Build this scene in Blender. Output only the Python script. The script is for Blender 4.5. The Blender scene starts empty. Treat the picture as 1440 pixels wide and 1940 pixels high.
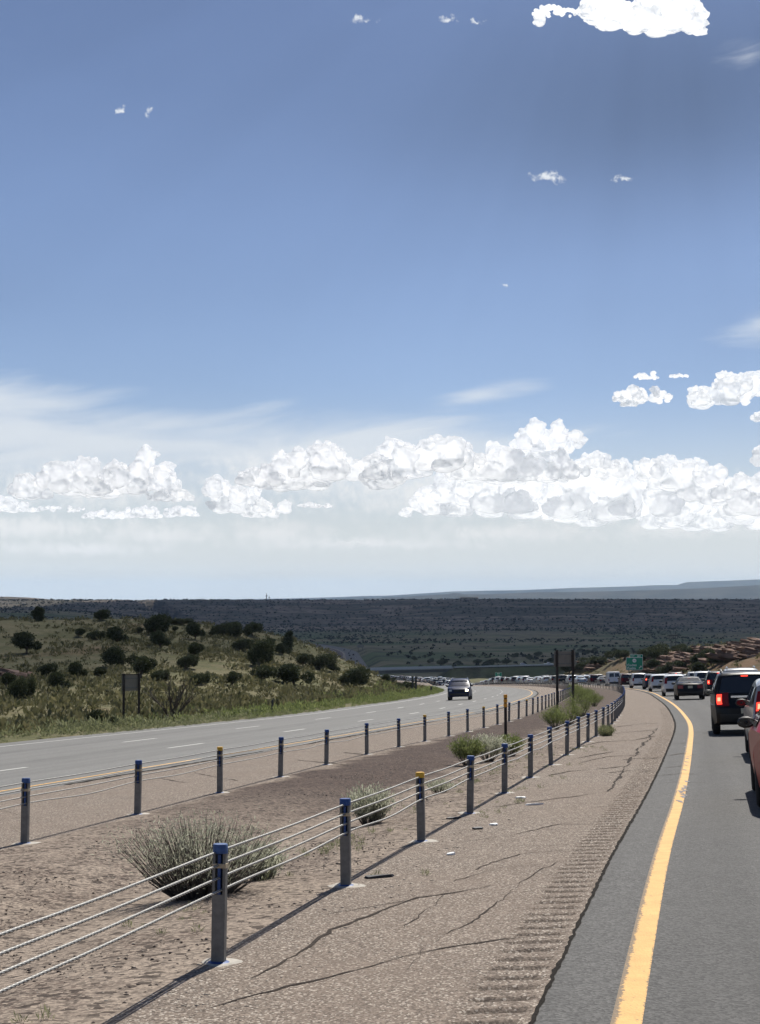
import bpy, bmesh, math, random
import numpy as np
from mathutils import Vector, Matrix
R = math.radians
random.seed(7); rng = np.random.default_rng(11)
SC = bpy.context.scene
COL = SC.collection

# ------------------------------------------------------------------ camera
F = 2987.0; HOR = 1135.0                      # focal length / eye level in photo pixels (1440x1940)
PITCH = math.atan((HOR - 970) / F)
cam_d = bpy.data.cameras.new('camera'); cam = bpy.data.objects.new('camera', cam_d); COL.objects.link(cam)
cam_d.sensor_fit = 'VERTICAL'; cam_d.sensor_height = 36; cam_d.lens = F / 1940 * 36
cam_d.clip_start = .1; cam_d.clip_end = 60000
cam.location = (0, 0, 0); cam.rotation_euler = (R(90) + PITCH, 0, 0)
SC.camera = cam

# ------------------------------------------------------------------ light
SUN_AZ = math.atan2(.25, .75)                 # clockwise from +Y (straight ahead)
SUN_EL = R(51.5)
sun_d = bpy.data.lights.new('sun', 'SUN'); sun_d.energy = 4.0; sun_d.angle = R(.5); sun_d.color = (1, .95, .87)
sun = bpy.data.objects.new('sun', sun_d); COL.objects.link(sun)
sdir = Vector((math.sin(SUN_AZ) * math.cos(SUN_EL), math.cos(SUN_AZ) * math.cos(SUN_EL), math.sin(SUN_EL)))
sun.rotation_euler = sdir.to_track_quat('Z', 'Y').to_euler()
SC.view_settings.view_transform = 'Standard'; SC.view_settings.look = 'None'
SC.view_settings.exposure = 0.55; SC.view_settings.gamma = 1
SC.view_settings.use_curve_mapping = False

# ------------------------------------------------------------------ node helpers
class NT:
    def __init__(s, tree): s.t = tree; s.n = tree.nodes; s.l = tree.links
    def node(s, typ, **kw):
        nd = s.n.new(typ)
        for k, v in kw.items(): setattr(nd, k, v)
        return nd
    def put(s, nd, i, v):
        if v is None: return
        if hasattr(v, 'is_output') or isinstance(v, bpy.types.NodeSocket): s.l.new(v, nd.inputs[i])
        else: nd.inputs[i].default_value = v
    def math(s, op, a, b=None, c=None, clamp=False):
        nd = s.node('ShaderNodeMath', operation=op, use_clamp=clamp)
        s.put(nd, 0, a); s.put(nd, 1, b); s.put(nd, 2, c); return nd.outputs[0]
    def vmath(s, op, a, b=None, out=0, scale=None):
        nd = s.node('ShaderNodeVectorMath', operation=op)
        s.put(nd, 0, a); s.put(nd, 1, b)
        if scale is not None: s.put(nd, 'Scale', scale)
        return nd.outputs[out]
    def noise(s, vec, scale, detail=4, rough=.55, dist=0, dims='3D', w=None):
        nd = s.node('ShaderNodeTexNoise', noise_dimensions=dims)
        s.put(nd, 'Vector', vec); s.put(nd, 'Scale', scale); s.put(nd, 'Detail', detail); s.put(nd, 'Roughness', rough); s.put(nd, 'Distortion', dist)
        return nd.outputs['Fac']
    def voro(s, vec, scale, feature='F1', out='Distance', detail=0, smooth=None, rand=1.0):
        nd = s.node('ShaderNodeTexVoronoi', feature=feature)
        s.put(nd, 'Vector', vec); s.put(nd, 'Scale', scale); s.put(nd, 'Detail', detail); s.put(nd, 'Randomness', rand)
        if smooth is not None: s.put(nd, 'Smoothness', smooth)
        return nd.outputs[out]
    def ss(s, x, a, b):                        # smoothstep a..b -> 0..1
        nd = s.node('ShaderNodeMapRange', interpolation_type='SMOOTHSTEP')
        s.put(nd, 0, x); s.put(nd, 1, a); s.put(nd, 2, b); s.put(nd, 3, 0.0); s.put(nd, 4, 1.0); return nd.outputs[0]
    def lin(s, x, a, b, c=0., d=1.):
        nd = s.node('ShaderNodeMapRange'); s.put(nd, 0, x); s.put(nd, 1, a); s.put(nd, 2, b); s.put(nd, 3, c); s.put(nd, 4, d); return nd.outputs[0]
    def mix(s, f, a, b, mode='MIX'):
        nd = s.node('ShaderNodeMix', data_type='RGBA', blend_type=mode)
        s.put(nd, 0, f)
        for i, v in ((6, a), (7, b)):
            if isinstance(v, tuple): v = (*v[:3], 1)
            s.put(nd, i, v)
        return nd.outputs[2]
    def xyz(s, x, y, z):
        nd = s.node('ShaderNodeCombineXYZ'); s.put(nd, 0, x); s.put(nd, 1, y); s.put(nd, 2, z); return nd.outputs[0]
    def sep(s, v):
        nd = s.node('ShaderNodeSeparateXYZ'); s.put(nd, 0, v); return nd.outputs

def ray(u, v):
    a = (u - 720) / F; b = (970 - v) / F
    y = math.cos(PITCH) - math.sin(PITCH) * b; z = math.sin(PITCH) + math.cos(PITCH) * b
    return a / y, z / y                        # x and z per metre of forward distance
def P(u, v, d):
    a, b = ray(u, v); return (a * d, d, b * d)
def azel(u, v):
    a, b = ray(u, v)
    return math.degrees(math.atan2(a, 1)), math.degrees(math.atan2(b, math.hypot(a, 1)))

# ------------------------------------------------------------------ world: sky with cumulus
def build_world():
    w = bpy.data.worlds.new('World'); SC.world = w; w.use_nodes = True
    t = NT(w.node_tree); t.n.clear()
    out = t.node('ShaderNodeOutputWorld')
    sky = t.node('ShaderNodeTexSky', sky_type='NISHITA')
    sky.sun_disc = False; sky.sun_elevation = SUN_EL; sky.sun_rotation = SUN_AZ
    sky.altitude = 1700; sky.air_density = 1.0; sky.dust_density = .9; sky.ozone_density = 2.0
    tc = t.node('ShaderNodeTexCoord')
    d = t.vmath('NORMALIZE', tc.outputs['Generated'])
    x, y, z = t.sep(d)
    az = t.math('MULTIPLY', t.math('ARCTAN2', x, y), 57.2958)
    el = t.math('MULTIPLY', t.math('ARCSINE', z), 57.2958)
    p = t.xyz(az, el, 0.0)
    D2 = 57.2958 / F
    wisps = [(695,37,40,9),(845,38,30,10),(905,40,20,7),(224,209,13,9),(280,212,11,14),(1030,333,52,12),(1058,335,24,14),(1180,337,32,8),(955,540,10,6)]
    soft = [(820,930,300,60),(1150,950,340,60),(600,905,230,55),(190,925,240,50),(60,1000,180,26),(300,1010,160,26),(520,1010,120,34),(700,1030,330,14),(980,1010,260,22),(1300,1000,230,26),(150,1040,200,16)]
    def field(vec, blobs):
        cur = None
        for (u, v, ru, rv) in blobs:
            a, e = azel(u, v)
            q = t.vmath('MULTIPLY', t.vmath('SUBTRACT', vec, (a, e, 0)), (1 / (ru * D2 * 1.12), 1 / (rv * D2 * 1.12), 0))
            ln = t.vmath('LENGTH', q, out='Value')
            cur = ln if cur is None else t.math('SMOOTH_MIN', cur, ln, .30)
        return t.math('SUBTRACT', 1.0, cur)
    def density(vec, det=9):
        wv = t.node('ShaderNodeTexNoise', noise_dimensions='2D'); t.put(wv, 'Vector', vec); t.put(wv, 'Scale', 1.6); t.put(wv, 'Detail', 2.0)
        warp = t.vmath('SCALE', t.vmath('SUBTRACT', wv.outputs['Color'], (.5, .5, .5)), scale=.30)
        pv = t.vmath('ADD', vec, warp)
        n1 = t.math('SUBTRACT', t.noise(pv, 1.25, det, .60, dims='2D'), .5)
        vv = t.node('ShaderNodeTexVoronoi', feature='SMOOTH_F1', voronoi_dimensions='2D'); t.put(vv, 'Vector', pv); t.put(vv, 'Scale', 2.4); t.put(vv, 'Detail', 3.0); t.put(vv, 'Roughness', .58); t.put(vv, 'Lacunarity', 2.3); t.put(vv, 'Smoothness', .6)
        n2 = t.math('SUBTRACT', .36, vv.outputs['Distance'])
        return t.math('ADD', t.math('MULTIPLY', n1, 1.0), t.math('MULTIPLY', n2, .55)), n1
    n0, f0 = density(p)
    wn = t.node('ShaderNodeTexNoise', noise_dimensions='2D'); t.put(wn, 'Vector', p); t.put(wn, 'Scale', 2.6); t.put(wn, 'Detail', 7.0); t.put(wn, 'Roughness', .62)
    p0 = p
    p = t.vmath('ADD', p, t.vmath('MULTIPLY', t.vmath('SUBTRACT', wn.outputs['Color'], (.5, .5, .5)), (.75, .5, 0)))
    wsp = t.ss(t.math('ADD', field(p, wisps), t.math('MULTIPLY', n0, 1.2)), .05, .8)
    sf = t.ss(t.math('ADD', field(p, soft), t.math('MULTIPLY', n0, .9)), -.30, .85)
    p = p0
    # thin high veils
    cir = t.xyz(t.math('MULTIPLY', t.math('ADD', az, t.math('MULTIPLY', el, .6)), .16), t.math('MULTIPLY', t.math('SUBTRACT', el, t.math('MULTIPLY', az, .12)), .85), 3.0)
    cn = t.noise(cir, 1.0, 7, .55, .6)
    def ell(u, v, ru, rv, rot=0.):
        a, e = azel(u, v); q = t.vmath('SUBTRACT', p, (a, e, 0))
        if rot:
            r = t.node('ShaderNodeVectorRotate', rotation_type='Z_AXIS'); t.put(r, 'Vector', q); t.put(r, 'Angle', -rot); q = r.outputs[0]
        ln = t.vmath('LENGTH', t.vmath('MULTIPLY', q, (1 / (ru * D2), 1 / (rv * D2), 0)), out='Value')
        return t.math('SUBTRACT', 1.0, ln)
    veil = t.math('MAXIMUM', ell(40, 815, 520, 105, -.12), ell(620, 850, 560, 74, 0))
    veil = t.math('MAXIMUM', veil, t.math('SUBTRACT', ell(900, 752, 210, 40, .22), .42))
    veil = t.math('MAXIMUM', veil, t.math('SUBTRACT', ell(1460, 600, 200, 90, .3), .62))
    veil = t.math('MAXIMUM', veil, t.math('SUBTRACT', ell(1420, 110, 150, 90, .3), .78))
    vm = t.ss(t.math('ADD', veil, t.math('MULTIPLY', t.math('SUBTRACT', cn, .5), 1.8)), -.1, .9)
    vm = t.math('MULTIPLY', vm, .85)
    # sky colour, a broad faint dark veil high on the right and whitening to the horizon
    big = t.noise(t.xyz(t.math('MULTIPLY', az, .06), t.math('MULTIPLY', el, .13), 1.7), 1.0, 2, .5)
    scol = sky.outputs[0]
    st = t.vmath('SCALE', scol, scale=SKY)
    st = t.vmath('MULTIPLY', st, (.96, .92, .98))
    dark = t.math('MULTIPLY', t.ss(ell(1330, 190, 900, 330, .1), 0., 1.), .30)
    dark = t.math('ADD', dark, t.math('MULTIPLY', t.math('SUBTRACT', big, .5), .22))
    dark = t.math('ADD', dark, t.math('MULTIPLY', t.ss(el, 8., 21.), .12))
    gx = t.sep(t.vmath('SUBTRACT', p, (azel(1250, -500)[0], azel(1250, -500)[1], 0)))
    ang = t.math('ARCTAN2', gx[0], t.math('MULTIPLY', gx[1], -1.))
    ryn = t.math('SUBTRACT', t.noise(t.xyz(t.math('MULTIPLY', ang, 6.), 0., 2.), 1.0, 3, .5), .5)
    dark = t.math('ADD', dark, t.math('MULTIPLY', ryn, t.math('MULTIPLY', .15, t.ss(el, 4., 14.))))
    st = t.vmath('SCALE', st, scale=t.math('SUBTRACT', 1.0, dark))
    hz = t.math('SUBTRACT', 1.0, t.ss(el, -.5, 8.0))
    hz = t.math('MULTIPLY', hz, .9)
    K = 1 / 2 ** SC.view_settings.exposure
    def k(c): return t.vmath('SCALE', c, scale=K)
    c = t.mix(hz, st, k(t.xyz(.85, .88, .875)))
    c = t.mix(vm, c, k(t.xyz(.80, .85, .90)))
    c = t.mix(t.math('MULTIPLY', sf, .85), c, k(t.xyz(.97, .98, .98)))
    c = t.mix(t.math('MULTIPLY', wsp, .85), c, k(t.xyz(.90, .93, .96)))
    bg = t.node('ShaderNodeBackground'); t.put(bg, 0, c); bg.inputs[1].default_value = 1.0
    t.l.new(bg.outputs[0], out.inputs[0])
    w.cycles.sampling_method = 'MANUAL'; w.cycles.sample_map_resolution = 512
SKY = .059
build_world()

# ------------------------------------------------------------------ materials
MATS = {}
def mat(name, fn):
    if name in MATS: return MATS[name]
    m = bpy.data.materials.new(name); m.use_nodes = True
    t = NT(m.node_tree); b = m.node_tree.nodes['Principled BSDF']
    fn(t, b); MATS[name] = m; return m
def objco(t): return t.node('ShaderNodeTexCoord').outputs['Object']
def setb(t, b, **kw):
    names = dict(col='Base Color', rough='Roughness', metal='Metallic', spec='Specular IOR Level', normal='Normal', emis='Emission Color', es='Emission Strength', trans='Transmission Weight', coat='Coat Weight', cr='Coat Roughness')
    for k, v in kw.items():
        if k in ('col', 'emis') and isinstance(v, tuple): v = (*v[:3], 1)
        t.put(b, names[k], v)
def bump(t, h, strength=.5, dist=.02):
    nd = t.node('ShaderNodeBump'); t.put(nd, 'Height', h); t.put(nd, 'Strength', strength); t.put(nd, 'Distance', dist); return nd.outputs[0]

def m_asphalt(dark, light, grain=70, tint=(1, 1, 1), stripe=0.0):
    def fn(t, b):
        o = objco(t)
        v = t.voro(o, grain, out='Color'); vs = t.sep(v)[0]
        n = t.noise(o, grain * 1.7, 3, .7)
        g = t.math('ADD', t.math('MULTIPLY', vs, .6), t.math('MULTIPLY', n, .4))
        c = t.mix(t.ss(g, .15, .95), tuple(dark * k for k in tint), tuple(light * k for k in tint))
        big = t.noise(o, .35, 4, .6); md = t.noise(o, 3.0, 4, .6)
        c = t.mix(t.lin(big, .3, .7, 0, .35), c, tuple((dark * .5 + light * .5) * k * 1.25 for k in tint))
        c = t.mix(t.lin(md, .35, .75, 0, .3), c, tuple(dark * 1.1 * k for k in tint))
        if stripe:
            at = t.node('ShaderNodeAttribute', attribute_name='lat').outputs['Fac']
            st = t.noise(t.xyz(t.math('MULTIPLY', at, 1.6), t.math('MULTIPLY', t.sep(o)[1], .012), 0.), 1.0, 3, .5)
            c = t.mix(t.lin(st, .35, .7, 0, stripe), c, tuple(dark * .8 * k for k in tint))
            fr = t.math('ABSOLUTE', t.math('SUBTRACT', t.math('FRACT', t.math('DIVIDE', at, 3.66)), .5))   # oil drips down the middle of each lane
            oil = t.math('MULTIPLY', t.math('SUBTRACT', 1., t.ss(fr, .03, .17)), t.ss(t.noise(t.xyz(t.math('MULTIPLY', at, 2.), t.math('MULTIPLY', t.sep(o)[1], .25), 4.), 1., 5, .65), .38, .68))
            c = t.mix(t.math('MULTIPLY', oil, .5), c, tuple(dark * .7 * k for k in tint))
        setb(t, b, col=c, rough=.82, spec=.35, normal=bump(t, t.math('ADD', g, t.math('MULTIPLY', t.voro(o, grain), .8)), .7, .008))
    return fn
A_ROAD = mat('road_asphalt', m_asphalt(.042, .150, 52, (1.0, .975, .93), .5))
A_LEFT = mat('pale_asphalt', m_asphalt(.125, .205, 30, (1.0, .985, .93), .5))
A_FAR = mat('far_asphalt', m_asphalt(.09, .14, 20, (1, .98, .95)))
def f_shoulder(t, b):
    o = objco(t)
    v = t.sep(t.voro(o, 76, out='Color')); n = t.noise(o, 110, 3, .7)
    g = t.math('ADD', t.math('MULTIPLY', v[0], .65), t.math('MULTIPLY', n, .35))
    c = t.mix(t.ss(g, .15, .8), (.085, .067, .054), (.285, .232, .186))
    c = t.mix(t.math('MULTIPLY', t.ss(v[1], .86, .93), .85), c, (.60, .54, .46))
    c = t.mix(t.math('MULTIPLY', t.ss(v[2], .90, .94), .8), c, (.05, .042, .036))
    big = t.noise(o, .5, 5, .6); md = t.noise(o, 2.6, 5, .65)
    c = t.mix(t.lin(big, .35, .7, 0, .45), c, (.212, .165, .130))
    c = t.mix(t.lin(md, .5, .8, 0, .5), c, (.13, .10, .08))
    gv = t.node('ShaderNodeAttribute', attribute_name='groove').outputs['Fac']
    c = t.mix(t.math('MULTIPLY', gv, .55), c, (.07, .055, .044))  # darkens milled grooves: their shade put into the colour, along with dirt
    setb(t, b, col=c, rough=.9, spec=.2, normal=bump(t, g, .8, .012))
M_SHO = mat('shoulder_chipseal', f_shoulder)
def f_median(t, b):
    o = objco(t); lat = t.node('ShaderNodeAttribute', attribute_name='lat').outputs['Fac']
    yy = t.sep(o)[1]
    wob = t.math('MULTIPLY', t.math('SUBTRACT', t.noise(o, .55, 5, .65), .5), 2.6)
    l2 = t.math('ADD', lat, wob)
    v = t.sep(t.voro(o, 34, out='Color'))[0]; n = t.noise(o, 70, 3, .7)
    g = t.math('ADD', t.math('MULTIPLY', v, .6), t.math('MULTIPLY', n, .4))
    sand = t.mix(t.ss(g, .15, .85), (.140, .114, .093), (.36, .295, .236))
    mulch = t.mix(t.ss(g, .2, .9), (.018, .012, .011), (.115, .078, .064))
    # lat = metres left of the yellow line; the dark crushed stone lies beside the far barrier
    near = t.ss(yy, 16., 30.)
    mm = t.math('MULTIPLY', t.ss(l2, 4.7, 5.5), t.math('SUBTRACT', 1.0, t.ss(l2, 7.3, 7.9)))
    vp = t.sep(t.voro(o, 36, out='Color')); spk = t.math('MULTIPLY', t.ss(vp[0], .52, .60), t.ss(t.noise(o, 1.8, 5, .7), .36, .60))
    mm = t.math('MULTIPLY', mm, t.math('MAXIMUM', t.math('MULTIPLY', near, .9), t.math('MULTIPLY', spk, .75)))
    edge = t.math('MULTIPLY', t.ss(l2, 2.9, 3.3), t.math('SUBTRACT', 1.0, t.ss(l2, 3.9, 4.5)))
    mm = t.math('MAXIMUM', mm, t.math('MULTIPLY', edge, t.math('MULTIPLY', spk, .8)))
    far = t.ss(yy, 45., 80.)
    mm = t.math('MAXIMUM', mm, t.math('MULTIPLY', far, .75))
    c = t.mix(mm, sand, mulch)
    dk = t.ss(t.sep(t.voro(o, 15, out='Color'))[1], .86, .9)
    c = t.mix(t.math('MULTIPLY', dk, .8), c, (.035, .026, .022))
    big = t.noise(o, .9, 5, .6)
    c = t.mix(t.lin(big, .45, .75, 0, .3), c, (.15, .115, .09))
    setb(t, b, col=c, rough=.95, spec=.15, normal=bump(t, t.math('ADD', g, t.math('MULTIPLY', t.noise(o, 14, 5, .6), .5)), .8, .016))
M_MED = mat('median_gravel', f_median)
def f_ground(t, b):
    o = objco(t)
    n1 = t.noise(o, .02, 6, .6); n2 = t.noise(o, .16, 6, .65); n3 = t.noise(o, 1.3, 5, .7); n4 = t.noise(o, .004, 5, .6)
    c = t.mix(t.ss(n2, .38, .62), (.115, .114, .056), (.168, .150, .086))
    c = t.mix(t.math('MULTIPLY', t.ss(n1, .54, .66), .6), c, (.17, .11, .066))
    c = t.mix(t.math('MULTIPLY', t.ss(n3, .48, .66), .65), c, (.055, .058, .030))
    yy = t.sep(o)[1]
    xx = t.sep(o)[0]; rb = t.math('MULTIPLY', t.ss(xx, 42., 60.), t.math('MULTIPLY', t.ss(yy, 120., 200.), t.math('SUBTRACT', 1., t.ss(yy, 520., 640.))))
    c = t.mix(t.math('MULTIPLY', rb, .8), c, t.mix(t.ss(n2, .4, .6), (.085, .068, .040), (.16, .098, .062)))
    far = t.ss(yy, 500., 1100.)
    fc = t.mix(t.ss(n4, .44, .56), (.080, .105, .040), (.165, .145, .080))
    fc = t.mix(t.math('MULTIPLY', t.ss(t.noise(o, .03, 5, .7), .5, .62), .8), fc, (.035, .038, .022))
    c = t.mix(far, c, fc)
    esc = t.ss(yy, 2600., 3600.)
    st = t.noise(t.xyz(t.math('MULTIPLY', t.sep(o)[0], .0016), t.math('MULTIPLY', yy, .004), t.math('MULTIPLY', t.sep(o)[2], .12)), 1.0, 5, .65)
    ec = t.mix(t.ss(st, .40, .62), (.055, .052, .040), (.175, .14, .11))
    ec = t.mix(t.math('MULTIPLY', t.ss(t.noise(o, .018, 5, .75), .47, .6), .85), ec, (.032, .034, .024))
    c = t.mix(esc, c, ec)
    setb(t, b, col=c, rough=.95, spec=.1, normal=bump(t, t.math('ADD', n3, t.math('MULTIPLY', n2, 2.)), .8, .25))
M_GND = mat('dry_grassland', f_ground)
def f_hill(t, b):
    o = objco(t)
    c = t.mix(t.ss(t.noise(o, .003, 6, .65), .4, .62), (.022, .026, .024), (.05, .05, .042))
    setb(t, b, col=c, rough=.95, spec=.1)
M_HILL = mat('far_hill', f_hill)
def simple(name, col, rough=.6, metal=0., spec=.5, es=0., noise=0., nscale=8., coat=0.):
    def fn(t, b):
        c = col
        if noise:
            n = t.noise(objco(t), nscale, 5, .65)
            c = t.mix(t.lin(n, .3, .7, 0, 1), tuple(max(0, k * (1 - noise)) for k in col), tuple(k * (1 + noise) for k in col))
        setb(t, b, col=c, rough=rough, metal=metal, spec=spec)
        if coat: setb(t, b, coat=coat, cr=.06)
        if es: setb(t, b, emis=col, es=es)
    return mat(name, fn)
M_TAR = simple('crack_tar', (.042, .033, .027), .9, spec=.1, noise=.6, nscale=30)
M_STAIN = simple('joint_stain', (.075, .060, .048), .9, spec=.1, noise=.5, nscale=12)
M_SEAM = simple('seam_tar', (.024, .021, .018), .95, spec=.05, noise=.6, nscale=40)
def paint(name, col, wear, under):
    def fn(t, b):
        o = objco(t); q = t.node('ShaderNodeAttribute', attribute_name='lat').outputs['Fac']
        n = t.noise(o, 34, 6, .75); n2 = t.noise(t.xyz(t.math('MULTIPLY', t.sep(o)[0], 30.), t.math('MULTIPLY', t.sep(o)[1], 2.2), 0), 1., 4, .7)
        e = t.math('MULTIPLY', t.ss(q, .66, 1.0), .20)
        e2 = t.math('MULTIPLY', t.math('SUBTRACT', 1.0, t.ss(q, 0., .12)), .10)
        m = t.ss(t.math('ADD', t.math('ADD', t.math('MULTIPLY', n, .65), t.math('MULTIPLY', n2, .35)), t.math('ADD', e, e2)), wear, wear + .05)
        m = t.math('MULTIPLY', m, .85)
        c = t.mix(t.lin(t.noise(o, 4, 6, .75), .3, .7), col, tuple(k * .74 for k in col))
        c = t.mix(m, c, under)
        setb(t, b, col=c, rough=.75, spec=.3, normal=bump(t, t.voro(o, 62), .5, .006))
    return mat(name, fn)
M_YEL = paint('yellow_paint', (.77, .46, .165), .58, (.12, .105, .085))
M_WHI = paint('white_paint', (.62, .62, .58), .60, (.17, .165, .15))
M_PATCH = simple('worn_paint_patch', (.20, .19, .19), .8, noise=.6, nscale=25)
M_GALV = simple('galvanised_steel', (.18, .177, .168), .6, .3, noise=.25, nscale=14)
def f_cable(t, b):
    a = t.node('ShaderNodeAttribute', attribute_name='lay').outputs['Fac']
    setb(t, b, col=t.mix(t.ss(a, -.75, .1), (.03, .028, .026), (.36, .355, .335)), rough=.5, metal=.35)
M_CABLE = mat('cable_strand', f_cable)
M_BLUE = simple('blue_plastic', (.016, .060, .22), .5, noise=.15, nscale=20)
M_YCAP = simple('yellow_plastic', (.72, .40, .02), .45)
M_BAND = simple('tan_reflective_tape', (.48, .40, .27), .5)
M_CONC = simple('pale_concrete', (.40, .37, .32), .9, noise=.25, nscale=12)
M_SLOT = simple('slot_dark', (.03, .03, .035), .7)
M_WOOD = simple('weathered_wood', (.035, .029, .024), .85, noise=.4, nscale=6)
M_PANB = simple('sign_back', (.23, .212, .18), .6, .2, noise=.12, nscale=3)
M_GREEN = simple('sign_green', (.006, .27, .155), .45)
M_SWHITE = simple('sign_white', (.85, .87, .85), .5)
M_DARKM = simple('dark_metal', (.05, .05, .05), .6)
M_AMBER = simple('amber_reflector', (.75, .33, .02), .4)
M_LEAFJ = simple('juniper_leaf', (.034, .044, .023), .8, spec=.2, noise=.45, nscale=1.2)
M_TRUNK = simple('bark', (.10, .075, .055), .9, noise=.3, nscale=6)
M_DEAD = simple('dead_twig', (.085, .07, .058), .9)
def leafmat(name, a, c2, tr=.25):
    def fn(t, b):
        geo = t.node('ShaderNodeNewGeometry').outputs['Random Per Island']
        c = t.mix(geo, a, c2)
        setb(t, b, col=c, rough=.75, spec=.2)
        tl = t.node('ShaderNodeBsdfTranslucent'); t.put(tl, 0, c)
        mx = t.node('ShaderNodeMixShader'); mx.inputs[0].default_value = tr
        t.l.new(b.outputs[0], mx.inputs[1]); t.l.new(tl.outputs[0], mx.inputs[2])
        t.l.new(mx.outputs[0], t.n['Material Output'].inputs[0])
    return mat(name, fn)
M_SAGE = leafmat('sage_leaf', (.27, .285, .20), (.52, .52, .41), .58)
M_WEED = leafmat('green_weed_leaf', (.12, .155, .052), (.25, .28, .11), .45)
M_VERGE = leafmat('verge_leaf', (.14, .16, .075), (.30, .305, .17), .42)
M_TUFT = leafmat('hill_tuft_leaf', (.085, .09, .042), (.22, .20, .105), .3)
M_JUN = leafmat('juniper_spray', (.026, .036, .016), (.115, .13, .062), .18)
M_FARB = leafmat('far_scrub_leaf', (.014, .018, .011), (.035, .040, .024), .0)
M_ROCK = None
def f_rock(t, b):
    o = objco(t); z = t.sep(o)[2]
    n = t.noise(t.vmath('MULTIPLY', o, (.25, .25, 1.6)), 1., 6, .65)
    c = t.mix(t.ss(n, .35, .65), (.085, .052, .040), (.25, .175, .135))
    setb(t, b, col=c, rough=.95, spec=.1, normal=bump(t, n, .8, .3))
M_ROCK = mat('red_sandstone', f_rock)
M_STONE = simple('pale_gravel', (.34, .29, .235), .9, noise=.4, nscale=9)
M_DSTONE = simple('dark_gravel', (.060, .045, .038), .9, noise=.4, nscale=9)
M_BRIDGE = simple('bridge_concrete', (.40, .38, .34), .9, noise=.15, nscale=.3)
M_GUARD = simple('pale_rail', (.58, .57, .54), .6)

# ------------------------------------------------------------------ mesh helpers
def mk(name, V, Fc, m=None, parent=None, smooth=False, attrs=None, kind=None):
    me = bpy.data.meshes.new(name)
    if isinstance(Fc, np.ndarray):
        V = np.asarray(V, dtype=np.float32); k = Fc.shape[1]; nf = len(Fc)
        me.vertices.add(len(V)); me.vertices.foreach_set('co', V.ravel())
        me.loops.add(nf * k); me.loops.foreach_set('vertex_index', Fc.astype(np.int32).ravel())
        me.polygons.add(nf); me.polygons.foreach_set('loop_start', np.arange(0, nf * k, k, dtype=np.int32))
        me.update(calc_edges=True)
    else:
        me.from_pydata([tuple(v) for v in V], [], Fc)
    if smooth is True: me.polygons.foreach_set('use_smooth', [True] * len(me.polygons))
    elif smooth: 
        me.polygons.foreach_set('use_smooth', [True] * len(me.polygons)); me.set_sharp_from_angle(angle=R(smooth))
    for an, av in (attrs or {}).items():
        a = me.attributes.new(an, 'FLOAT', 'POINT'); a.data.foreach_set('value', np.asarray(av, dtype=np.float32))
    if m is not None:
        for mm in (m if isinstance(m, (list, tuple)) else [m]): me.materials.append(mm)
    o = bpy.data.objects.new(name, me); COL.objects.link(o)
    if parent is not None: o.parent = parent
    if kind: o['kind'] = kind
    return o
def struct(name, *a, **k): return mk(name, *a, kind='structure', **k)
def tag(o, label, cat, group=None):
    o['label'] = label; o['category'] = cat
    if group: o['group'] = group
    return o
def thing(name, label, cat, loc=(0, 0, 0), rotz=0, group=None):
    o = bpy.data.objects.new(name, None); COL.objects.link(o); o.empty_display_size = .2
    o.location = loc; o.rotation_euler = (0, 0, rotz)
    return tag(o, label, cat, group)
def copy_tree(o, parent=None):
    c = o.copy(); COL.objects.link(c); c.parent = parent
    for ch in KIDS.get(o.name, []): copy_tree(ch, c)
    return c
KIDS = {}
def note_kids(root):
    ks = [x for x in root.children]; KIDS[root.name] = ks
    for k in ks: note_kids(k)

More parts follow.
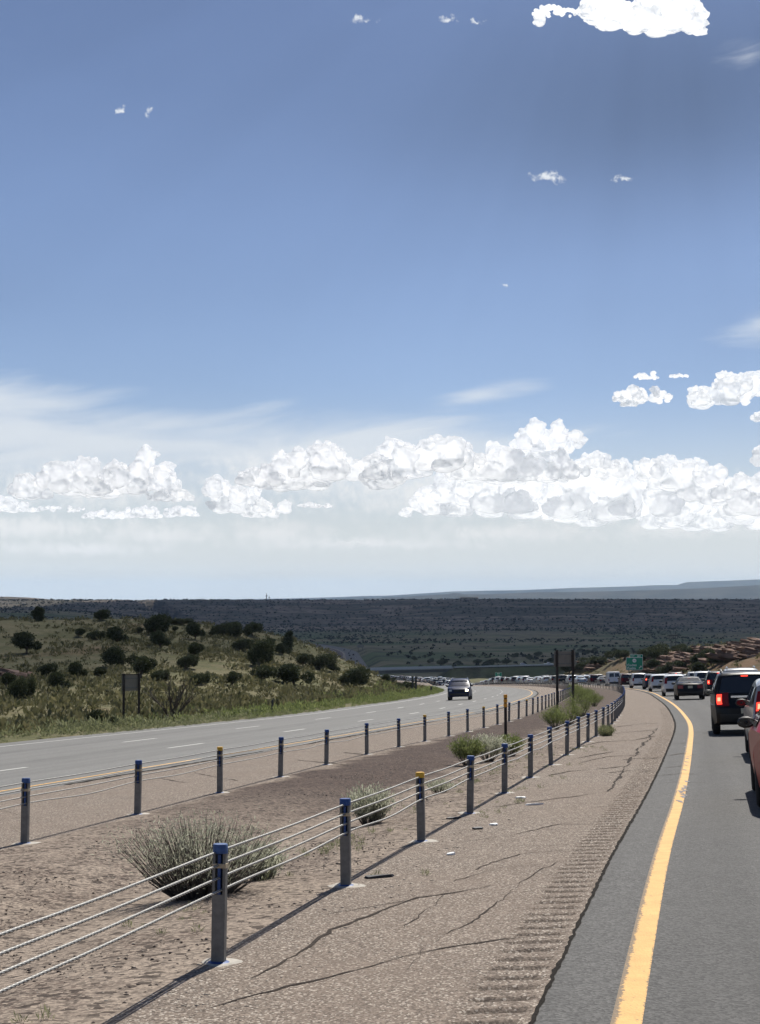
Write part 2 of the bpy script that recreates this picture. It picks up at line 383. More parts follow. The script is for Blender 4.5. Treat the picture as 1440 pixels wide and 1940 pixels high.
class MB:                                       # collects simple solids into one mesh
    def __init__(s): s.v = []; s.f = []; s.mi = []
    def add(s, v, f, mi=0):
        n = len(s.v); s.v += [tuple(p) for p in v]; s.f += [tuple(i + n for i in q) for q in f]; s.mi += [mi] * len(f)
    def box(s, c, d, rot=None, mi=0, taper=1.0):
        x, y, z = (k / 2 for k in d)
        pts = [Vector((sx * x * (taper if sz > 0 else 1), sy * y * (taper if sz > 0 else 1), sz * z)) for sz in (-1, 1) for sy in (-1, 1) for sx in (-1, 1)]
        if rot is not None: pts = [rot @ p for p in pts]
        pts = [p + Vector(c) for p in pts]
        s.add(pts, [(0, 2, 3, 1), (4, 5, 7, 6), (0, 1, 5, 4), (2, 6, 7, 3), (0, 4, 6, 2), (1, 3, 7, 5)], mi)
    def tube(s, pts, r, n=8, mi=0, cap=True):
        pts = [Vector(p) for p in pts]; rs = r if isinstance(r, (list, tuple)) else [r] * len(pts)
        V = []; Fc = []
        for i, p in enumerate(pts):
            d = (pts[min(i + 1, len(pts) - 1)] - pts[max(i - 1, 0)]).normalized()
            a = d.orthogonal().normalized() if i == 0 else (a - d * a.dot(d)).normalized()
            b = d.cross(a)
            for k in range(n):
                th = 2 * math.pi * k / n; V.append(p + (a * math.cos(th) + b * math.sin(th)) * rs[i])
        for i in range(len(pts) - 1):
            for k in range(n): Fc.append((i * n + k, i * n + (k + 1) % n, (i + 1) * n + (k + 1) % n, (i + 1) * n + k))
        if cap: Fc += [tuple(range(n - 1, -1, -1)), tuple(range((len(pts) - 1) * n, len(pts) * n))]
        s.add(V, Fc, mi)
    def lathe(s, prof, n=24, axis='x', c=(0, 0, 0), mi=0):   # prof: (radius, along)
        V = []; Fc = []; m = len(prof)
        for k in range(n):
            th = 2 * math.pi * k / n
            for r, a in prof:
                q = (a, r * math.cos(th), r * math.sin(th)) if axis == 'x' else (r * math.cos(th), r * math.sin(th), a)
                V.append((q[0] + c[0], q[1] + c[1], q[2] + c[2]))
        for k in range(n):
            for i in range(m - 1): Fc.append((k * m + i, k * m + i + 1, ((k + 1) % n) * m + i + 1, ((k + 1) % n) * m + i))
        s.add(V, Fc, mi)
    def build(s, name, m, parent=None, smooth=40, kind=None):
        o = mk(name, s.v, s.f, m, parent, kind=kind)
        o.data.polygons.foreach_set('material_index', s.mi)
        if smooth: o.data.polygons.foreach_set('use_smooth', [True] * len(s.f)); o.data.set_sharp_from_angle(angle=R(smooth))
        return o
def soup(C, S, D=None, aspect=1.0, quad=True, jit=.35):
    """leaf faces at centres C, size S, along directions D (random when None)"""
    n = len(C); S = np.broadcast_to(np.asarray(S, float), (n,))
    a = rng.normal(size=(n, 3)) if D is None else D + rng.normal(size=(n, 3)) * jit
    a /= np.linalg.norm(a, axis=1)[:, None]
    b = np.cross(a, rng.normal(size=(n, 3))); b /= np.linalg.norm(b, axis=1)[:, None]
    L = a * S[:, None]; W = b * (S * aspect)[:, None]
    V = np.stack([C - W * .5, C + L * .55 - W * .62, C + L, C + L * .5 + W * .6], 1).reshape(-1, 3)
    return V, np.arange(4 * n).reshape(n, 4)

# ------------------------------------------------------------------ the lie of the land
def spline(xs, ys):
    xs = np.array(xs, float); ys = np.array(ys, float)
    h = np.diff(xs); dl = np.diff(ys) / h
    m = np.zeros_like(ys); m[0] = dl[0]; m[-1] = dl[-1]
    m[1:-1] = (dl[:-1] * h[1:] + dl[1:] * h[:-1]) / (h[1:] + h[:-1])
    def f(q):
        q = np.asarray(q, float); i = np.clip(np.searchsorted(xs, q) - 1, 0, len(h) - 1)
        t = (q - xs[i]) / h[i]; tc = np.clip(t, 0, 1)
        r = (ys[i] * (2 * tc**3 - 3 * tc**2 + 1) + h[i] * m[i] * (tc**3 - 2 * tc**2 + tc) + ys[i + 1] * (-2 * tc**3 + 3 * tc**2) + h[i] * m[i + 1] * (tc**3 - tc**2))
        return r + np.where(t < 0, m[0] * (q - xs[0]), 0) + np.where(t > 1, m[-1] * (q - xs[-1]), 0)
    return f
# x of the yellow edge line of the near carriageway, as a function of forward distance
RY = spline([0, 8.5, 15.8, 22, 36.5, 54, 68, 83, 114, 139, 190, 240, 300, 350, 430, 530, 650, 750, 900, 1160, 1500, 1720, 1850, 2000, 2400],
            [-.35, 1.32, 2.80, 4.12, 7.1, 10.55, 13.0, 15.5, 20.3, 24.0, 29.8, 33.4, 34.9, 32.8, 27.0, 19.0, 10.0, 2.5, -8., -21, -32, -40, -52, -75, -170])
OFF = dict(RS=-.5, RB=-2.75, LBn=-7.5, LBf=-6.9, LY=-11.3, LW=-22.5)
_lb = spline([0, 18, 28, 40, 52, 69, 90, 130, 2400], [-7.55, -7.62, -7.78, -7.9, -7.5, -7.0, -7.0, -7.2, -7.2])
_ly = spline([0, 30, 43, 62, 85, 110, 130, 2400], [-12.35, -12.3, -11.95, -11.4, -10.5, -10.6, -10.9, -11.0])
_lw = spline([0, 50, 60, 72, 87, 105, 134, 2400], [-22.5, -22.4, -22.05, -21.3, -20.6, -20.6, -21.1, -21.3])
def LYo(y): return _ly(np.maximum(y, 0))
def LWo(y): return _lw(np.maximum(y, 0))
def LB(y): return RY(y) + _lb(np.maximum(y, 0))
ZP = spline([560, 750, 900, 1000, 1160, 1500, 1720, 2000, 3000], [-29.7, -38.0, -45.0, -48.2, -51.0, -55.0, -57.0, -59.0, -62.0])
def zc(y):
    y = np.asarray(y, float)
    a = -(1.80 + .0512 * y - .028 * RY(y)); s = np.clip((y - 400) / 160, 0, 1); s = s * s * (3 - 2 * s)
    return a * (1 - s) + ZP(np.maximum(y, 560)) * s
def CORR(x, y):
    x = np.asarray(x, float); y = np.asarray(y, float)
    l = x - RY(y)
    e = .028 * (1 - np.clip((y - 500) / 500, 0, 1))
    z = zc(y) + e * np.clip(l, -40, 40)
    return z
def ditch(l):                                    # shallow swale between the two barriers
    return -.16 * np.exp(-((l + 4.9) / 1.0) ** 2)
# control points of the natural ground: (u, v, distance) read off the photograph's slopes
CP = []
for q in [(-500,1400,66),(-500,1330,120),(-500,1250,190),(-500,1170,265),(0,1386,76),(0,1345,108),(0,1300,150),(0,1240,200),(0,1174,262),
          (150,1362,88),(150,1322,118),(150,1285,152),(150,1230,200),(150,1172,268),(300,1347,98),(300,1312,128),(300,1272,166),(300,1225,212),(300,1177,280),
          (450,1345,112),(450,1312,142),(450,1268,186),(450,1228,232),(450,1200,290),(560,1336,128),(560,1308,156),(560,1272,196),(560,1243,240),(560,1214,290),
          (640,1326,148),(640,1304,180),(640,1279,222),(640,1258,275),(700,1313,176),(700,1302,212),(700,1292,272),
          (1160,1268,345),(1160,1250,380),(1240,1272,300),(1240,1244,360),(1330,1275,260),(1330,1250,300),(1330,1228,345),(1440,1282,215),(1440,1240,262),(1440,1217,330),(1600,1215,260),(1600,1205,330),(1900,1200,250),
          (1080,1266,420),(1080,1280,390),(1385,1220,338),(1385,1246,285),(1290,1234,350),(1350,1290,235)]:
    CP.append(P(*q))
for y, zl in ((345, -14), (420, -24), (560, -32), (720, -40)):
    for x in (-320, -220, -130, -60): CP.append((x, y, zl - (6 if x > -100 else 0)))
for y in (30, 45, 60, 80, 100, 130, 160, 200, 250, 300, 360, 430, 520, 620, 740):
    for off in (-25.5, -29): 
        x = float(RY(y)) + off; CP.append((x, y, float(CORR(float(RY(y)) - 24, y)) - .35))
    x = float(RY(y)) + 16; CP.append((x, y, float(CORR(x, y)) - .2))
for y in (-40, 0, 25): CP.append((-60, y, -4.6)); CP.append((-25, y, float(CORR(-25, y)) - .4)); CP.append((40, y, 0.2)); CP.append((80, y, 1.0))
for x, y, z in ((70, 120, -4.), (130, 160, -4.), (160, 300, -5), (160, 420, -14), (110, 420, -19), (110, 560, -30), (260, 560, -24), (70, 560, -31), (80, 720, -38), (300, 720, -34), (100, 480, -26), (60, 470, -26), (85, 390, -15), (100, 400, -15), (70, 420, -18)): CP.append((x, y, z))
for x in (-500, -300, -150, 150, 300, 500): CP.append((x, 950, -46.)); 
CP = np.array(CP)
def _k(r2): return np.sqrt(r2 + 12.0 ** 2)
_d2 = ((CP[:, None, :2] - CP[None, :, :2]) ** 2).sum(-1)
_n = len(CP); _A = np.zeros((_n + 3, _n + 3)); _A[:_n, :_n] = _k(_d2) + np.eye(_n) * -.15; _A[:_n, _n] = 1; _A[:_n, _n + 1:] = CP[:, :2]; _A[_n:, :_n] = _A[:_n, _n:].T
_W = np.linalg.solve(_A, np.r_[CP[:, 2], 0, 0, 0])
def RBF(x, y):
    sh = x.shape; q = np.stack([x.ravel(), y.ravel()], 1); out = np.empty(len(q))
    for i in range(0, len(q), 20000):
        b = q[i:i + 20000]; d2 = ((b[:, None, :] - CP[None, :, :2]) ** 2).sum(-1)
        out[i:i + 20000] = _k(d2) @ _W[:_n] + _W[_n] + b @ _W[_n + 1:]
    return out.reshape(sh)
def vnoise(x, y, s, seed):                       # value noise on a lattice
    x = x / s + 1000.3; y = y / s + 1000.7; xi = np.floor(x).astype(int); yi = np.floor(y).astype(int); fx = x - xi; fy = y - yi
    fx = fx * fx * (3 - 2 * fx); fy = fy * fy * (3 - 2 * fy)
    def h(a, b): 
        n = (a * 374761393 + b * 668265263 + seed * 974711) & 0x7fffffff; n = ((n ^ (n >> 13)) * 1274126177) & 0x7fffffff
        return ((n ^ (n >> 16)) & 0xffff) / 65535.0
    return (h(xi, yi) * (1 - fx) + h(xi + 1, yi) * fx) * (1 - fy) + (h(xi, yi + 1) * (1 - fx) + h(xi + 1, yi + 1) * fx) * fy - .5
def sm(a, b, x): t = np.clip((x - a) / (b - a), 0, 1); return t * t * (3 - 2 * t)
def FAR(x, y):
    az = x / np.maximum(y, 300)                  # bearing of the place as seen from the road
    left = 1 - sm(-.22, -.06, az)
    floor = -46 - 16 * sm(900, 2600, y)
    base = floor * (1 - left) + (-46 + 24 * sm(1000, 3000, y)) * left
    edge = 3300 + 450 * vnoise(x, y * .2, 700, 5) + 200 * vnoise(x, y * .2, 260, 6)
    rise = sm(0, 1, (y - edge) / 1300)
    top = -3.0 + 4.0 * vnoise(x, y * .3, 700, 8) + 2.2 * vnoise(x, y * .3, 240, 18)
    z = base + (top - base) * rise
    z += (vnoise(x, y, 180, 1) * 3 + vnoise(x, y, 60, 2) * 1.2) * sm(1000, 2200, y)
    z += 9 * rise * (1 - rise) * 4 * (vnoise(x, y, 260, 9) + .6 * vnoise(x, y, 110, 4))
    z -= 40 * sm(5200, 7400, y)
    z += 14 * np.exp(-((x + 1290) / 130) ** 2) * sm(5000, 5400, y) * (1 - sm(5900, 6600, y))
    return z
BRY = 900.
def GZ(x, y, roadbed=True):
    x = np.asarray(x, float); y = np.asarray(y, float); x, y = np.broadcast_arrays(x, y)
    s = sm(760, 1000, y)
    near = RBF(np.clip(x, -700, 700), np.minimum(y, 1100))
    rough = (vnoise(x, y, 14, 3) * .9 + vnoise(x, y, 5, 7) * .35) 
    z = near * (1 - s) + FAR(x, y) * s
    l = x - RY(y)
    c = CORR(x, y) + np.where((l > -25) & (l < 14), 0, 0)
    w = sm(-38, -25, l) * (1 - sm(14, 26, l))
    z = z + rough * (1 - w) * sm(-2000, 60, y) * (1 - s)
    z = z * (1 - w) + c * w
    if roadbed: z = z - w * (.28 + .0012 * np.maximum(y, 0)) * sm(-2.7, -1.4, l - LWo(y)) * (1 - sm(13, 15, l))
    # embankment carrying the cross road up to the overpass
    bx = BRZ(x) - .5 - np.maximum(0, np.abs(y - BRY) - 7) / 2.0 - np.maximum(0, 40 - x) / 1.6 * (x > -2) - 60 * ((x <= -2) & (x > -34))
    bx = np.where(x <= -34, BRZ(x) - .5 - np.maximum(0, np.abs(y - BRY) - 7) / 2.0, bx)
    z = np.where(np.abs(x) < 700, np.maximum(z, bx), z)
    return z
def BRZ(x): return -39.9 + .0265 * np.clip(x, -60, 110)
def gz1(x, y): return float(GZ(np.array([x]), np.array([y]), False)[0])
def hit(u, v, dmin=5, dmax=6000):
    """walk the ray through a photo pixel until it meets the ground"""
    a, b = ray(u, v); d = np.concatenate([np.arange(dmin, 400, .25), np.geomspace(400, dmax, 900)])
    g = GZ(a * d, d, False); below = np.nonzero(b * d <= g)[0]
    if len(below) == 0: return None
    i = below[0]
    if i == 0: return (a * d[0], d[0], g[0])
    f0 = b * d[i - 1] - g[i - 1]; f1 = b * d[i] - g[i]; q = f0 / (f0 - f1); dd = d[i - 1] + (d[i] - d[i - 1]) * q
    return (a * dd, dd, b * dd)
def flat(u, v):                                  # same, on the road corridor only
    a, b = ray(u, v); d = np.arange(4, 330, .05); f = b * d - CORR(a * d, d); i = np.nonzero(f <= 0)[0]
    i = i[0] if len(i) else len(d) - 1
    return a * d[i], d[i]

# ground sheet
ys = [-60.]
while ys[-1] < 7600: 
    y = ys[-1]; st = max(1.6, .011 * y)
    if 840 < y < 960: st = 3.5
    ys.append(y + st)
ys = np.array(ys); tt = np.linspace(-1, 1, 381); tt = np.sign(tt) * (.45 * np.abs(tt) + .55 * np.abs(tt) ** 2.2)
YY, TT = np.meshgrid(ys, tt, indexing='ij'); XX = TT * (90 + .62 * np.maximum(YY, 0))
XX = XX + np.clip(RY(np.clip(YY, -60, 800)), -60, 60) * (1 - np.abs(TT))
ZZ = GZ(XX, YY)
def gridfaces(n, m):
    i = np.arange(n * m).reshape(n, m); return np.stack([i[:-1, :-1], i[:-1, 1:], i[1:, 1:], i[1:, :-1]], -1).reshape(-1, 4)
struct('ground', np.stack([XX, YY, ZZ], -1).reshape(-1, 3), gridfaces(*XX.shape), M_GND, smooth=True)

# far ridges that fade into the haze
def ridge(name, prof, d0, depth, seed, foot):
    us = np.linspace(-900, 2400, 320); vs = np.interp(us, [p[0] for p in prof], [p[1] for p in prof])
    ts = np.linspace(0, 1, 16); V = []
    for t_ in ts:
        d = d0 + depth * t_
        x = (us - 720) / F * (d0 + depth * .45)
        top = (HOR - vs) / F * (d0 + depth * .45)
        sh = np.minimum(1, t_ / .45) ** .8 if t_ < .45 else 1 - (t_ - .45) / .55 * .6
        z = foot + (top - foot) * sh
        z = z + vnoise(x, np.full_like(x, d), 700, seed) * 45 * min(1, t_ / .4) * (t_ < .44) + vnoise(x, np.full_like(x, d), 150, seed + 1) * 3
        V.append(np.stack([x, np.full_like(x, d), z], -1))
    V = np.array(V); struct(name, V.reshape(-1, 3), gridfaces(V.shape[0], V.shape[1]), M_HILL, smooth=True)
ridge('hills', [(-900,1142),(300,1142),(560,1137),(720,1132),(850,1127),(862,1124),(880,1127),(1010,1122),(1180,1119),(1300,1115),(1440,1108),(1800,1104),(2400,1100)], 11000, 2200, 21, -60)
ridge('mesa', [(-900,1139),(250,1139),(480,1135),(720,1129),(860,1120),(1000,1117),(1090,1113),(1282,1108),(1300,1102),(1440,1097),(1700,1092),(2400,1090)], 17500, 3000, 33, -60)

# ------------------------------------------------------------------ roads as strips that butt edge to edge
def rows(y0, y1, near=.5, k=.012):
    y = [y0]
    while y[-1] < y1: y.append(min(y1, y[-1] + max(near, k * y[-1])))
    return np.array(y)
def strip(name, l0, l1, y0, y1, n, m, dz=0., near=.5, k=.012, prof=None, attr='lat', norm=False):
    Y = rows(y0, y1, near, k); L0 = l0(Y) if callable(l0) else np.full_like(Y, l0); L1 = l1(Y) if callable(l1) else np.full_like(Y, l1)
    t_ = np.linspace(0, 1, n); L = L0[:, None] + (L1 - L0)[:, None] * t_[None, :]
    Yg = np.repeat(Y[:, None], n, 1); X = RY(Yg) + L; Z = CORR(X, Yg) + dz
    if prof is not None: Z = Z + prof(L, Yg)
    return struct(name, np.stack([X, Yg, Z], -1).reshape(-1, 3), gridfaces(*X.shape), m, smooth=True, attrs={attr: np.repeat(1 - t_[None, :], len(Y), 0).ravel() if norm else -L.ravel()})
strip('road', -.5, 14.0, -30, 2380, 16, A_ROAD)
strip('far_road', lambda y: LWo(y) - 1.5, lambda y: LYo(y) + .6, -30, 2380, 15, A_LEFT)
lbo = lambda y: LB(y) - RY(y)
strip('shoulder', -2.75 - .1, -.95, -30, 2380, 8, M_SHO, near=.4)
strip('left_shoulder', lambda y: LYo(y) + .6, lambda y: lbo(y) + .05, -30, 2380, 8, M_SHO)
strip('median', lambda y: lbo(y) + .05, -2.85, -30, 2380, 16, M_MED, near=.3,
      prof=lambda L, Y: ditch(L) + (vnoise(RY(Y) + L, Y, .9, 12) * .04 + vnoise(RY(Y) + L, Y, .35, 13) * .012) * sm(-2.85, -3.3, L) * (1 - sm(6.6, 7.2, -L)))
# rumble strip milled into the shoulder next to the seam
def groove(L, Y):
    ph = Y / .31 + .10 * vnoise(L, Y, .25, 3); s = .5 + .5 * np.cos(2 * math.pi * ph)
    e = np.clip(np.minimum(L + .945, -.545 - L) / .05 + .5 * vnoise(L, Y, .09, 6), 0, 1)
    return sm(.55, 1.0, s) * e
def rumble(L, Y): return -.026 * groove(L, Y) - .008 * vnoise(L * 3, Y * 3, .10, 4)
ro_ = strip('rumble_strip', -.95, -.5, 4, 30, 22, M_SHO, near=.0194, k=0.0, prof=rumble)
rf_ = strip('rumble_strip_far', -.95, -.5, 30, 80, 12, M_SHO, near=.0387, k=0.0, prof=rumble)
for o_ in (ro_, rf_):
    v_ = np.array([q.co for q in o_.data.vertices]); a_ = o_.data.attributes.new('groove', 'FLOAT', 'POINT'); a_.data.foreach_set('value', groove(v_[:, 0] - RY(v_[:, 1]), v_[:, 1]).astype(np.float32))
strip('shoulder_edge', -.95, -.5, 80, 2380, 3, M_SHO)
strip('shoulder_edge_near', -.95, -.5, -30, 4, 3, M_SHO)
# painted lines
strip('yellow_line', -.085, .08, -30, 620, 5, M_YEL, dz=.005, near=.25, k=.006, norm=True)
strip('far_yellow_line', lambda y: LYo(y) - .05, lambda y: LYo(y) + .06, -30, 620, 3, M_YEL, dz=.006, k=.006, norm=True)
strip('white_line', lambda y: LWo(y) - .08, lambda y: LWo(y) + .07, -30, 620, 3, M_WHI, dz=.006, k=.006, norm=True)
strip('right_white_line', 11.2, 11.36, -30, 620, 3, M_WHI, dz=.006, k=.006, norm=True)
for nm, (l, ph) in {'lane_dashes': (lambda y: LYo(y) - 3.4, 3.5), 'outer_lane_dashes': (lambda y: (LYo(y) - 3.4 + LWo(y)) / 2, 9.5), 'near_lane_dashes': (lambda y: 3.72, 6.0), 'far_lane_dashes': (lambda y: 7.4, 0.)}.items():
    V = []; Fq = []; A_ = []
    for k in range(44):
        y0 = -6 + ph + 12.2 * k
        yy = np.linspace(y0, y0 + 3.1, 4); n = len(V)
        for y in yy:
            for d, q in ((-.07, 0.), (.07, .5)):
                x = float(RY(y)) + float(l(y)) + d; V.append((x, y, float(CORR(x, y)) + .006)); A_.append(.3)
        for i in range(3): Fq.append((n + 2 * i, n + 2 * i + 1, n + 2 * i + 3, n + 2 * i + 2))
    struct(nm, V, Fq, M_WHI, attrs={'lat': A_})
# tar lines: photo polylines laid on the pavement
def tarline(polys, name, m, dz, seed):
    rr = np.random.default_rng(seed); V = []; Fq = []
    for pts, w0 in polys:
        w0 = w0 * (4.2 if max(p[1] for p in pts) < 1475 else 1.8 if max(p[1] for p in pts) < 1536 else 1.)
        W = [flat(u, v) for u, v in pts]; P2 = []
        for (a, b) in zip(W[:-1], W[1:]):
            k = max(2, int(math.hypot(b[0] - a[0], b[1] - a[1]) / .12))
            P2 += [(a[0] + (b[0] - a[0]) * i / k, a[1] + (b[1] - a[1]) * i / k) for i in range(k)]
        P2.append(W[-1]); P2 = np.array(P2); N = len(P2)
        jit = np.cumsum(rr.normal(size=(N, 2)) * .016, 0); jit -= np.linspace(0, 1, N)[:, None] * jit[-1]
        P2 = P2 + jit; T = np.gradient(P2, axis=0); T /= np.linalg.norm(T, axis=1)[:, None] + 1e-9
        Nn = np.stack([-T[:, 1], T[:, 0]], 1); lf = np.interp(np.arange(N), np.arange(0, N + 9, 7), .12 + 1.15 * rr.random(len(np.arange(0, N + 9, 7)))); wd = w0 * .68 * lf * (.4 + .9 * rr.random(N)) * np.clip(np.minimum(np.arange(N) + 1, N - np.arange(N)) / 4., .2, 1)
        n = len(V)
        for i in range(N):
            for s in (-1, 1):
                q = P2[i] + Nn[i] * wd[i] * .5 * s; V.append((q[0], q[1], float(CORR(q[0], q[1])) + dz))
        for i in range(N - 1): Fq.append((n + 2 * i, n + 2 * i + 1, n + 2 * i + 3, n + 2 * i + 2))
    return struct(name, V, Fq, m)
cracks = [([(360,1925),(450,1893),(560,1865),(640,1845),(760,1815),(870,1792),(990,1778)], .045),
 ([(480,1855),(530,1835),(600,1790),(640,1760),(720,1728),(800,1700),(870,1690),(930,1678)], .06),
 ([(565,1742),(690,1722),(790,1704)], .03), ([(860,1672),(950,1645),(1010,1640),(1052,1632)], .03), ([(860,1599),(960,1585),(1060,1563),(1140,1563)], .035),
 ([(905,1696),(980,1690),(1060,1688)], .035), ([(1060,1632),(1010,1660),(960,1695),(880,1755),(820,1800),(760,1850)], .028),
 ([(900,1650),(990,1620),(1060,1612),(1110,1612)], .03), ([(1040,1470),(1080,1462),(1130,1458),(1180,1452)], .05), ([(930,1530),(1010,1520),(1090,1510),(1150,1500)], .05),
 ([(1150,1500),(1170,1478),(1175,1455),(1195,1432),(1230,1400),(1245,1380)], .055), ([(1090,1420),(1150,1405),(1210,1402),(1240,1395)], .05), ([(1100,1445),(1160,1433),(1230,1430)], .04),
 ([(1090,1437),(1140,1428),(1165,1424)], .04), ([(1120,1395),(1180,1388),(1240,1383)], .05), ([(1160,1378),(1210,1372),(1250,1370)], .06),
 ([(760,1760),(800,1730),(850,1690)], .02), ([(1150,1465),(1195,1460),(1245,1462)], .04), ([(1180,1440),(1225,1436),(1260,1437)], .04), ([(1120,1530),(1160,1528),(1215,1530)], .035),
 ([(1255,1455),(1285,1452),(1320,1450)], .04), ([(1250,1470),(1290,1466),(1325,1468)], .03), ([(1262,1432),(1290,1428),(1320,1430)], .04), ([(1240,1485),(1280,1482),(1345,1484)], .03), ([(1268,1410),(1300,1408),(1330,1408)], .05), ([(1200,1605),(1232,1601)], .02),
 ([(0,1536),(60,1548),(90,1556)], .05), ([(300,1474),(360,1484)], .05), ([(370,1464),(420,1474),(450,1480)], .05), ([(560,1440),(620,1445),(660,1450)], .06), ([(650,1425),(690,1430)], .06)]
far_ = [c for c in cracks if max(p[1] for p in c[0]) < 1475]
tarline([c for c in cracks if c not in far_], 'crack_seal', M_TAR, .004, 5)
tarline(far_, 'sealed_joints', M_STAIN, .005, 6)
seam = [(1040,1950),(1060,1912),(1150,1705),(1200,1580),(1240,1480),(1268,1430),(1277,1390),(1277,1370),(1270,1345),(1250,1325)]
Ys = rows(4, 200, .1, .004); rr = np.random.default_rng(3); V = []
for y in Ys:
    a = -.5 + .0045 * rr.normal(); w = .005 + .012 * rr.random() ** 2 + .0004 * y
    for s in (-1, 1):
        x = float(RY(y)) + a + s * w; V.append((x, y, float(CORR(x, y)) + .005))
struct('pavement_seam', V, [(2 * i, 2 * i + 1, 2 * i + 3, 2 * i + 2) for i in range(len(Ys) - 1)], M_SEAM)
Ys = rows(30, 300, .3, .004); V = []
for y in Ys:
    a = float(LYo(y)) + .6 + .03 * rr.normal(); w = .05 + .03 * rr.random()
    for s in (-1, 1):
        x = float(RY(y)) + a + s * w; V.append((x, y, float(CORR(x, y)) + .005))
struct('far_pavement_seam', V, [(2 * i, 2 * i + 1, 2 * i + 3, 2 * i + 2) for i in range(len(Ys) - 1)], M_SEAM)
# ragged places where the yellow paint has come off
V = []; Fq = []
for cu, cv, n, su, sv in ((1298, 1500, 26, 5, 11), (1302, 1430, 14, 3, 14)):
    for k in range(n):
        u = cu + rr.normal() * su; v = cv + rr.normal() * sv; x, y = flat(u, v); x = min(x, float(RY(y)) + .06); b = len(V); m_ = 7; rad = .012 + .03 * rr.random()
        for i in range(m_):
            th = 2 * math.pi * i / m_; q = rad * (.6 + .6 * rr.random()); X = x + math.cos(th) * q; Y = y + math.sin(th) * q * 5
            V.append((X, Y, float(CORR(X, Y)) + .007 + .0001 * k))
        Fq.append(tuple(range(b, b + m_)))
struct('worn_paint', V, Fq, M_PATCH)

# ------------------------------------------------------------------ cable barriers
def tangent(y): 
    return (float(RY(y + .5)) - float(RY(y - .5)))
POST_H = .76
def post_meshes():
    M = {}
    b = MB()                                     # roll-formed C post, slot in the top facing the traffic
    w, d, h = .088, .052, POST_H - .02
    x0, y0 = w / 2, d / 2
    b.box((0, y0 - .003, h / 2 - .02), (w, .006, h + .04)); b.box((-x0 + .003, -.003, h / 2 - .02), (.006, d - .006, h + .04)); b.box((x0 - .003, -.003, h / 2 - .02), (.006, d - .006, h + .04))
    b.box((-.032, -y0 + .003, h / 2 - .02), (.0125, .006, h + .04)); b.box((.032, -y0 + .003, h / 2 - .02), (.0125, .006, h + .04))
    b.box((0, -y0 + .003, .21), (.052, .005, .46))
    M['post'] = b
    c = MB(); c.lathe([(.0, POST_H + .004), (.046, POST_H + .004), (.051, POST_H - .004), (.052, POST_H - .055), (.047, POST_H - .055)], 10, 'z'); M['cap'] = c
    s = MB(); s.box((0, -.006, .545), (.020, .03, .30)); M['cable_spacer'] = s
    t = MB(); t.box((0, 0, POST_H - .135), (.096, .060, .028)); M['reflective_band'] = t
    k = MB(); k.lathe([(.0, .012), (.055, .012), (.072, .006), (.074, .0), (.05, -.02)], 14, 'z'); M['base_collar'] = k
    f = MB(); n = 18
    f.lathe([(0, .006), (.13, .006), (.165, -.004), (.17, -.05)], n, 'z'); f.v = [(x * (1.15 + .16 * math.sin(5 * math.atan2(y, x) + 1)), y * (.9 + .12 * math.sin(3 * math.atan2(y, x))), z) for x, y, z in f.v]; M['footing'] = f
    return M
PM = post_meshes(); PMESH = {}
def as_mesh(key, mb, m):
    o = mb.build(key, m, None); me = o.data; bpy.data.objects.remove(o); return me
PMESH = {'post': as_mesh('post', PM['post'], M_GALV), 'cap': as_mesh('cap', PM['cap'], M_BLUE), 'cable_spacer': as_mesh('cable_spacer', PM['cable_spacer'], M_BLUE),
         'reflective_band': as_mesh('reflective_band', PM['reflective_band'], M_BAND), 'base_collar': as_mesh('base_collar', PM['base_collar'], M_BLUE), 'footing': as_mesh('footing', PM['footing'], M_CONC)}
FADED = simple('faded_blue_plastic', (.045, .095, .24), .6, noise=.3, nscale=25)
FCAP = PMESH['cap'].copy(); FCAP.materials[0] = FADED
YCAP = PMESH['cap'].copy(); YCAP.materials[0] = M_YCAP
def inst(name, me, parent, loc=(0, 0, 0), rotz=0.):
    o = bpy.data.objects.new(name, me); COL.objects.link(o); o.parent = parent; o.location = loc; o.rotation_euler = (0, 0, rotz); return o
CH = (.709, .627, .547, .470)
def helix(path, r, pitch, step, strands=3, n=9):
    """three-strand wire rope along a dense path"""
    seg = np.linalg.norm(np.diff(path, axis=0), axis=1); s = np.r_[0, np.cumsum(seg)]; m = int(s[-1] / step); q = np.linspace(0, s[-1], m)
    C = np.stack([np.interp(q, s, path[:, i]) for i in range(3)], 1); T = np.gradient(C, axis=0); T /= np.linalg.norm(T, axis=1)[:, None]
    A = np.cross(T, (0, 0, 1.)); A /= np.linalg.norm(A, axis=1)[:, None]; B = np.cross(T, A)
    th = np.arange(n) * 2 * math.pi / n
    ph = q[:, None] * 2 * math.pi / pitch
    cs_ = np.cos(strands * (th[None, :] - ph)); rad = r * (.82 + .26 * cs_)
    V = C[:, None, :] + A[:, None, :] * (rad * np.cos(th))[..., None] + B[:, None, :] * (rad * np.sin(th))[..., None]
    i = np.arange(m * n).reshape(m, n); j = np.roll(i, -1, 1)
    return V.reshape(-1, 3), np.stack([i[:-1], j[:-1], j[1:], i[1:]], -1).reshape(-1, 4), (cs_ * (1 if strands else 0) + (0 if strands else 1)).ravel()
